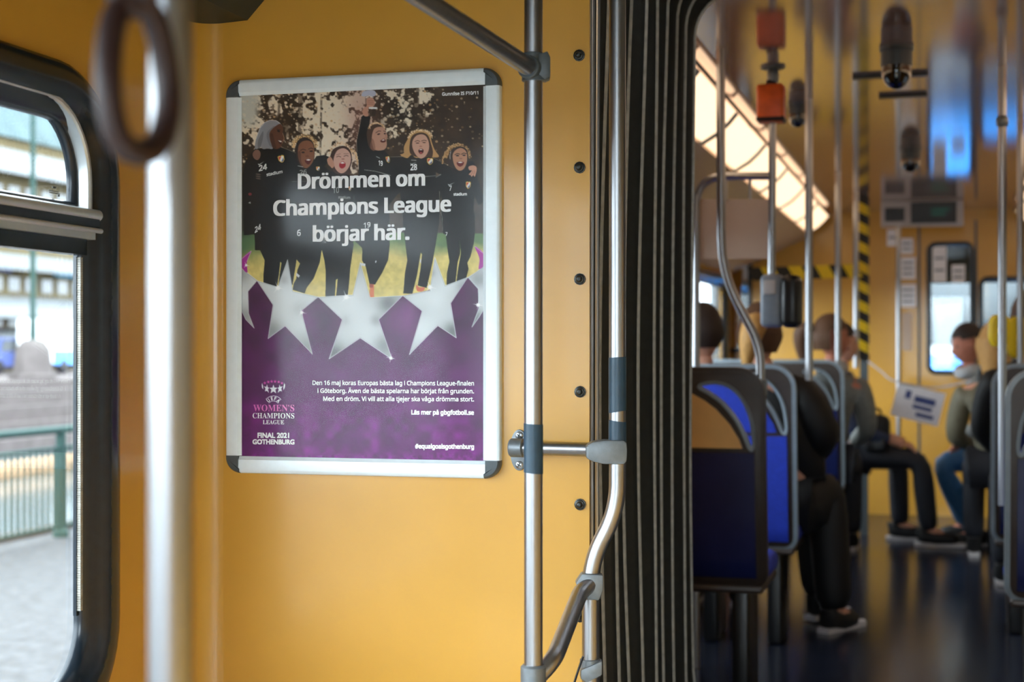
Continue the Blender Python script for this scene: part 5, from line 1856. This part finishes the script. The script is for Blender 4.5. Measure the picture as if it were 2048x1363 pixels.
# display box
zd = 10.3
d0, d1 = W(1762, 452, zd), W(1926, 405, zd)
ds = thing('display_box', W(1844, 452, zd), 'grey ceiling display box with two dark screens near the cab door', 'display')
MB().box((d0.x, d0.y, d0.z), (d1.x, d0.y + .14, ZC2 - .002)).build('housing', 'light_plastic', ds, smooth=False, bevel=.006)
for (xa, xb, ya, yb, mm, nn) in ((1770, 1809, 443, 416, 'black_plastic', 'small_screen'), (1822, 1912, 448, 406, 'black_plastic', 'large_screen')):
    a_, b_ = W(xa, ya, zd), W(xb, yb, zd)
    s_ = MB().box((a_.x, d0.y - .006, a_.z), (b_.x, d0.y + .004, b_.z)).build(nn, mm, ds, smooth=False)
    if nn == 'large_screen':
        for j, (u0, u1) in enumerate(((1862, 1898), (1862, 1890))):
            p_, q_ = W(u0, 424 + 9 * j, zd), W(u1, 419 + 9 * j, zd)
            MB().box((p_.x, d0.y - .008, p_.z), (q_.x, d0.y - .005, q_.z)).build('text_row', 'screen_green', s_, smooth=False)

# notices on the partition, on the door glass, and one on a cord
def notice(px0_, py0_, px1_, py1_, label, rows=0, material='paper', dy=.004):
    x0, x1, z0, z1 = rect_px(px0_, py0_, px1_, py1_, YE)
    t = thing('notice', L2(x0, YE - dy, z0), label, 'notice', 'paper notices around the cab door')
    MB().box((x0, -dy - .003, z0), (x1, -dy, z1), R4, L2(0, YE, 0)).build('sheet', material, t, smooth=False)
    for i in range(rows):
        zc_ = z1 - (z1 - z0) * (i + 1) / (rows + 1)
        MB().box((x0 + (x1 - x0) * .15, -dy - .0045, zc_ - .008), (x1 - (x1 - x0) * .15, -dy - .003, zc_ + .008), R4, L2(0, YE, 0)).build('text_row', 'grey_plastic', t, smooth=False)
    return t


notice(1774, 458, 1796, 492, 'small white sign under the display box', 1)
notice(1801, 476, 1826, 508, 'upper white notice on the yellow partition beside the door', 2)
notice(1801, 514, 1831, 558, 'middle white notice on the yellow partition beside the door', 3)
notice(1800, 568, 1832, 614, 'lower white notice on the yellow partition beside the door', 3)
notice(1865, 492, 1893, 564, 'tall notice taped inside the cab door glass', 2)
notice(1903, 529, 1930, 566, 'short notice taped inside the cab door glass on the handle side', 2)
notice(1804, 625, 1822, 700, 'narrow strip notice below the others on the partition', 0, 'cream_panel')
zp = 9.5
pc = W(1836, 808, zp)
pt = thing('paper_sign', pc - Vector((0, 0, .12)), 'tilted white paper sign with blue print hanging on a cord across the aisle', 'paper sign')
M = Matrix.Rotation(math.radians(14), 4, 'Y')
Mz = Matrix.Rotation(YAW * .6, 4, 'Z')
MB().box((-.148, -.002, -.105), (.148, .002, .105), Mz @ M, pc).build('sheet', 'paper', pt, smooth=False)
for (x0, x1, z0, z1) in ((-.09, -.055, .02, .07), (-.03, .10, .01, .05), (-.03, .09, -.03, -.005), (.0, .11, -.075, -.05)):
    MB().box((x0, -.0045, z0), (x1, -.002, z1), Mz @ M, pc).build('print_block', 'ink_blue', pt, smooth=False)
cord = thing('barrier_cord', W(1740, 728, 9.75), 'thin pale cord holding the tilted paper sign', 'cord')
MB().tube(smooth_path([W(1736, 722, 9.8), W(1762, 742, 9.7), W(1790, 762, 9.5), W(1870, 775, 9.5), W(1945, 760, 9.3)], 6), .006, 8).build('line', 'light_plastic', cord)

# ================================================================ PEOPLE
def skin_mesh(nodes, edges, root, subs=2):
    """nodes: name -> (Vector, rx, ry); continuous tapered surface over the joints"""
    names = list(nodes)
    ix = {n_: i for i, n_ in enumerate(names)}
    me_ = bpy.data.meshes.new('figure')
    me_.from_pydata([tuple(nodes[n_][0]) for n_ in names], [(ix[a_], ix[b_]) for a_, b_ in edges], [])
    o = bpy.data.objects.new('figure', me_)
    COL.objects.link(o)
    sk = o.modifiers.new('skin', 'SKIN')
    sk.use_smooth_shade = True
    sk.branch_smoothing = .6
    lay = me_.skin_vertices[0].data if len(me_.skin_vertices) else None
    if lay is None:
        bm = bmesh.new()
        bm.from_mesh(me_)
        bm.verts.layers.skin.verify()
        bm.to_mesh(me_)
        bm.free()
        lay = me_.skin_vertices[0].data
    for n_ in names:
        lay[ix[n_]].radius = (nodes[n_][1], nodes[n_][2])
        lay[ix[n_]].use_root = (n_ == root)
    ss = o.modifiers.new('sub', 'SUBSURF')
    ss.levels = ss.render_levels = subs
    bpy.context.view_layer.update()
    dg = bpy.context.evaluated_depsgraph_get()
    ev = bpy.data.meshes.new_from_object(o.evaluated_get(dg))
    vs = [v.co.copy() for v in ev.vertices]
    fs = [tuple(p.vertices) for p in ev.polygons]
    bpy.data.objects.remove(o)
    bpy.data.meshes.remove(me_)
    bpy.data.meshes.remove(ev)
    return vs, fs


def head_pts(nu=28, nv_=20, grow=1.0):
    vs, fs = [], []
    for j in range(nv_ + 1):
        th = math.pi * (j / nv_ - .5)
        for i in range(nu):
            ph = 2 * math.pi * i / nu
            d_ = Vector((math.cos(th) * math.sin(ph), math.cos(th) * math.cos(ph), math.sin(th)))
            p = Vector((d_.x * .074, d_.y * .092, d_.z * .115))
            if p.z < 0:
                k_ = -p.z / .115
                p.x *= 1 - .28 * k_
                p.y = p.y * (1 - .15 * k_) + .016 * k_
            if d_.y > 0:
                p.y += .022 * math.exp(-(p.x / .013) ** 2 - ((p.z + .018) / .026) ** 2)       # nose
                p.y += .006 * math.exp(-(p.x / .024) ** 2 - ((p.z + .062) / .012) ** 2)       # lips
                p.y += .007 * math.exp(-(p.x / .022) ** 2 - ((p.z + .1) / .018) ** 2)         # chin
                for s in (-1, 1):
                    p.y -= .009 * math.exp(-((p.x - s * .031) / .015) ** 2 - ((p.z - .012) / .012) ** 2)
            for s in (-1, 1):
                p.x += s * .014 * math.exp(-((p.x - s * .072) / .02) ** 2 - ((p.z) / .028) ** 2 - ((p.y + .005) / .016) ** 2)
            vs.append(p * grow)
    for j in range(nv_):
        for i in range(nu):
            fs.append((j * nu + i, j * nu + (i + 1) % nu, (j + 1) * nu + (i + 1) % nu, (j + 1) * nu + i))
    return vs, fs


def person(base, face, label, hair, top, trousers, skin='skin', head=None, hface=None, htilt=0.0, lean=0.0, hairstyle='short', legs=None, arms=None, coat=False, shoes='shoe_black', sc_=1.0, group='passengers in the front car', scarf=None, bulk=1.0):
    """seated figure. base: world point on the floor below the pelvis; face: heading in radians (0 = away from the camera along the car)"""
    R = Matrix.Rotation(face, 3, 'Z')
    o0 = Vector(base)
    P = lambda x, y, z: o0 + R @ Vector((x * sc_, y * sc_, z * sc_))
    t = thing('person', o0, label, 'person', group)
    hd = Vector(head) if head is not None else P(0, lean * 1.3, 1.27)
    nk = P(0, lean, 1.06)
    nk = nk.lerp(hd - Vector((0, 0, .2)), .75)
    J = dict(pelvis=P(0, 0, .56), belly=P(0, 0, .72).lerp(nk, .15), chest=P(0, .01, .93).lerp(nk, .5), neck=nk, jaw=hd - Vector((0, 0, .075)))
    up = (nk - J['pelvis']).normalized()
    for s, n_ in ((-1, 'l'), (1, 'r')):
        J['sh' + n_] = nk - up * .06 + R @ Vector((s * .17 * sc_, 0, 0))
        J['el' + n_] = nk - up * .32 + R @ Vector((s * .22 * sc_, .06, 0))
        J['wr' + n_] = P(s * .12, .30, .64)
        J['hip' + n_] = P(s * .095, .02, .55)
        J['kn' + n_] = P(s * .11, .43, .53)
        J['an' + n_] = P(s * .11, .44, .09)
    for src in (legs, arms):
        if src:
            for k_, v in src.items():
                J[k_] = Vector(v)
    for n_ in 'lr':
        d_ = (R @ Vector((0, 1, 0)))
        J['toe' + n_] = J['an' + n_] + d_ * .13 - Vector((0, 0, .045))
        wd = (J['wr' + n_] - J['el' + n_]).normalized()
        J['palm' + n_] = J['wr' + n_] + wd * .07
    rad = dict(pelvis=(.11, .09), belly=(.10, .08), chest=(.085, .075), neck=(.046, .046), jaw=(.044, .044), sh=(.046, .044), el=(.042, .042), wr=(.027, .023), palm=(.036, .018), hip=(.08, .08), kn=(.058, .058), an=(.04, .04), toe=(.036, .03))
    nodes = {k_: (v, *rad[k_[:-1] if (k_[:-1] in rad and k_ not in rad) else k_]) for k_, v in J.items()}
    E = [('pelvis', 'belly'), ('belly', 'chest'), ('chest', 'neck'), ('neck', 'jaw')]
    for n_ in 'lr':
        E += [('chest', 'sh' + n_), ('sh' + n_, 'el' + n_), ('el' + n_, 'wr' + n_), ('wr' + n_, 'palm' + n_), ('pelvis', 'hip' + n_), ('hip' + n_, 'kn' + n_), ('kn' + n_, 'an' + n_), ('an' + n_, 'toe' + n_)]
    m_ = MB()
    m_.add(*skin_mesh(nodes, E, 'pelvis', 1))
    HR = Matrix.Rotation(face if hface is None else hface, 3, 'Z') @ Matrix.Rotation(-htilt, 3, 'X')
    hv, hf = head_pts()
    m_.add([hd + HR @ (v * sc_) for v in hv], hf)
    # fingers
    for n_ in 'lr':
        w_, p_ = J['wr' + n_], J['palm' + n_]
        d_ = (p_ - w_).normalized()
        sd = d_.cross(Vector((0, 0, 1))).normalized()
        dn = Vector((0, 0, -1))
        for k_, L in enumerate((.068, .078, .074, .058)):
            b_ = p_ + sd * (.027 - .018 * k_)
            m_.tube([b_, b_ + d_ * L * .45 + dn * .006, b_ + d_ * L * .8 + dn * .022, b_ + d_ * L * .95 + dn * .04], [.009, .0085, .008, .006], 8)
        b_ = w_ + d_ * .03 + sd * (.03 if n_ == 'l' else -.03)
        q_ = sd * (.03 if n_ == 'l' else -.03)
        m_.tube([b_, b_ + q_ * .7 + d_ * .03, b_ + q_ + d_ * .06], [.011, .0095, .007], 8)
    m_.build('body', skin, t, angle=80)
    # clothes
    gj = 1.28 if coat else 1.16
    cn = {k_: (J[k_], nodes[k_][1] * gj, nodes[k_][2] * gj) for k_ in ('pelvis', 'belly', 'chest', 'shl', 'shr', 'ell', 'elr')}
    cn['chest'] = (J['chest'], .145 * (1.12 if coat else 1), .12)
    for n_ in 'lr':
        cn['sh' + n_] = (J['sh' + n_], .078 * bulk, .075 * bulk)
        cn['el' + n_] = (J['el' + n_], .06 * bulk, .06 * bulk)
    cn['pelvis'] = (J['pelvis'], .145 * bulk, .125 * bulk)
    cn['belly'] = (J['belly'], .14 * bulk, .115 * bulk)
    cn['chest'] = (J['chest'], .15 * bulk, .12 * bulk)
    cn['collar'] = (nk + up * .015, .075, .075)
    ce = [('pelvis', 'belly'), ('belly', 'chest'), ('chest', 'collar')]
    for n_ in 'lr':
        cn['cuff' + n_] = (J['wr' + n_].lerp(J['el' + n_], .08), .042, .042)
        ce += [('chest', 'sh' + n_), ('sh' + n_, 'el' + n_), ('el' + n_, 'cuff' + n_)]
        if coat:
            cn['hem' + n_] = (J['hip' + n_].lerp(J['kn' + n_], .6), .105, .10)
            ce += [('pelvis', 'hem' + n_)]
    MB().add(*skin_mesh(cn, ce, 'pelvis', 1)).build('coat' if coat else 'jacket', top, t, angle=80)
    tn_ = {'pelvis': (J['pelvis'], .135, .115)}
    te = []
    for n_ in 'lr':
        tn_['hip' + n_] = (J['hip' + n_], .092, .092)
        tn_['kn' + n_] = (J['kn' + n_], .074 * bulk, .074 * bulk)
        tn_['hem' + n_] = (J['an' + n_] - Vector((0, 0, .01)), .062 * bulk, .062 * bulk)
        te += [('pelvis', 'hip' + n_), ('hip' + n_, 'kn' + n_), ('kn' + n_, 'hem' + n_)]
    MB().add(*skin_mesh(tn_, te, 'pelvis', 1)).build('trousers', trousers, t, angle=80)
    for n_ in 'lr':
        a_, b_ = J['an' + n_], J['toe' + n_]
        d_ = (b_ - a_)
        d_.z = 0
        d_.normalize()
        sh = MB()
        sh.tube([a_ + Vector((0, 0, .02)) - d_ * .045, a_ + Vector((0, 0, -.025)) - d_ * .04, a_ + Vector((0, 0, -.04)) + d_ * .04, b_ + Vector((0, 0, .0)), b_ + d_ * .04], [.04, .05, .05, .044, .02], 12, flat=.9)
        so_ = sh.build('shoe', shoes, t, angle=80)
        zf0 = min(a_.z - .085, .0)
        ol = [a_ - d_ * .085 + d_.cross(Vector((0, 0, 1))) * .03, a_ + d_ * .2 + d_.cross(Vector((0, 0, 1))) * .035, a_ + d_ * .24, a_ + d_ * .2 - d_.cross(Vector((0, 0, 1))) * .035, a_ - d_ * .085 - d_.cross(Vector((0, 0, 1))) * .03]
        MB().prism([Vector((p.x, p.y, max(.0, a_.z - .09))) for p in ol], (0, 0, .022)).build('sole', 'light_plastic', so_, smooth=False)
    # face details
    for s in (-1, 1):
        e_ = hd + HR @ (Vector((s * .031, .0815, .012)) * sc_)
        MB().lathe(e_ - HR @ Vector((0, .006, 0)), HR @ Vector((0, 1, 0)), [(0, .008), (.004, .009), (.008, .005), (.009, .0)], 10).build('eye', 'eye_dark', t)
    mo = hd + HR @ (Vector((0, .093, -.062)) * sc_)
    MB().rbox((-.022, -.006, -.006), (.022, .004, .006), .004, HR.to_4x4(), mo).build('mouth', 'lip', t)
    # hair
    hv, hf = head_pts(28, 20, 1.0)
    keep, out = {}, MB()
    nvv, nff = [], []
    for k_, v in enumerate(hv):
        g = v * 1.22 + Vector((0, -.012, .004))
        if hairstyle in ('long', 'pony') and v.y < .02 and v.z < .02:
            g.z = v.z * (2.6 if hairstyle == 'long' else 1.3) + .0
            g.y -= .01
        nvv.append(g)
    for f_ in hf:
        c = sum((hv[i] for i in f_), Vector((0, 0, 0))) / len(f_)
        lim = .045 - .0 * c.z if c.z > .03 else (.0 if hairstyle == 'long' else -.02)
        ok = (c.z > .055) or (c.y < lim and c.z > (-.12 if hairstyle == 'long' else -.055))
        if ok:
            nff.append(f_)
    used_ = sorted({i for f_ in nff for i in f_})
    mp = {i: k_ for k_, i in enumerate(used_)}
    out.add([hd + HR @ (nvv[i] * sc_) for i in used_], [tuple(mp[i] for i in f_) for f_ in nff])
    h1 = [hd + HR @ (hv[i] * .97 * sc_) for i in used_]
    out.build('hair', hair, t, angle=80)
    if hairstyle == 'pony':
        a_ = hd + HR @ Vector((0, -.115, .05))
        MB().tube(smooth_path([a_, a_ + HR @ Vector((-.02, -.05, -.01)), a_ + HR @ Vector((-.045, -.055, -.10)), a_ + HR @ Vector((-.05, -.03, -.22))], 5), [.02 + .03 * math.sin(math.pi * min(1, i / 15 + .15)) for i in range(16)], 12).build('ponytail', 'hair_blond' if coat else hair, t)
        MB().lathe(a_ + HR @ Vector((0, .01, 0)), HR @ Vector((-.2, -1, 0)), [(0, .02), (.01, .027), (.025, .024), (.03, .016)], 14).build('hair_clip', 'light_plastic', t)
    if scarf:
        ring_ = [nk + up * .03 + R @ Vector((.058 * math.cos(a_), .055 * math.sin(a_), .012 * math.sin(2 * a_))) for a_ in np.linspace(0, 2 * math.pi, 17)[:-1]]
        MB().tube(ring_, .038, 10, closed=True).build('scarf', scarf, t)
    return t


def floor_at(px, z):
    p = W(px, 698, z)
    return Vector((p.x, p.y, 0))


A0 = A2
person(floor_at(1402, 6.75), A0, 'passenger with short dark hair and a white shirt behind the bellows edge', 'hair_dark', 'shirt_white', 'trousers_dark', head=W(1408, 668, 6.75), hairstyle='short')
bp = floor_at(1588, 6.5)
person(bp, A0 - .5, 'passenger in a long black coat with blond tied hair, legs stretched into the aisle', 'hair_brown', 'coat_black', 'coat_black', head=W(1520, 672, 6.35), hface=A0 + .1, hairstyle='pony', coat=True, bulk=1.35,
       legs=dict(knr=W(1652, 960, 6.5), anr=W(1668, 1222, 6.5), knl=W(1625, 1000, 6.75), anl=W(1640, 1195, 6.75)), arms=dict(shr=W(1610, 790, 6.4), elr=W(1652, 880, 6.38), wrr=W(1600, 930, 6.75)))
person(floor_at(1655, 8.75), A0, 'brown-haired passenger turned to the window light, grey scarf, behind the bright pole', 'hair_brown', 'jacket_grey', 'trousers_dark', skin='skin2', head=W(1664, 676, 8.7), hface=A0 - 1.15, hairstyle='pony', scarf='scarf_grey')
person(floor_at(1690, 9.45), A0 - math.pi / 2, 'passenger in dark clothes sitting sideways with a black backpack on the lap', 'hair_dark', 'jacket_navy', 'trousers_dark', head=W(1684, 688, 9.5), hface=A0 - 1.2, hairstyle='short', coat=False,
       legs=dict(knr=W(1842, 918, 9.25), anr=W(1858, 1062, 9.25), knl=W(1795, 905, 9.6), anl=W(1800, 1050, 9.6)))
person(floor_at(2030, 9.6), A0 + math.pi / 2, 'man with dark hair leaning over the aisle in a grey jacket and blue jeans', 'hair_dark', 'jacket_grey', 'jeans', skin='skin2', head=W(1935, 690, 9.55), hface=A0 + 1.9, htilt=.25, lean=.2,
       legs=dict(knr=W(1878, 922, 9.75), anr=W(1935, 1050, 9.75), knl=W(1880, 928, 9.35), anl=W(1955, 1066, 9.35)), scarf='scarf_grey')
person(floor_at(1992, 8.45), A0, 'passenger with long blond hair seated behind the yellow stop buttons', 'hair_blond', 'jacket_khaki', 'trousers_dark', head=W(1990, 692, 8.35), hairstyle='long')
person(floor_at(2062, 7.3), A0, 'dark-haired passenger at the frame edge behind the larger stop button', 'hair_brown', 'coat_black', 'trousers_dark', head=W(2062, 640, 7.2), hairstyle='short', sc_=1.05)

bk = W(1752, 868, 9.3)
bp_ = thing('backpack', bk - Vector((0, 0, .11)), 'black backpack held on the lap of the sideways passenger', 'backpack')
MB().rbox((-.085, -.07, -.12), (.085, .07, .12), .05, R4, bk).build('bag', 'coat_black', bp_)
MB().rbox((-.06, -.085, -.10), (.06, -.05, .0), .016, R4, bk).build('front_pocket', 'black_plastic', bp_)
MB().tube(smooth_path([bk + Vector((-.03, 0, .11)), bk + Vector((-.02, 0, .15)), bk + Vector((.02, 0, .15)), bk + Vector((.03, 0, .11))], 5), .008, 8).build('handle', 'black_plastic', bp_)
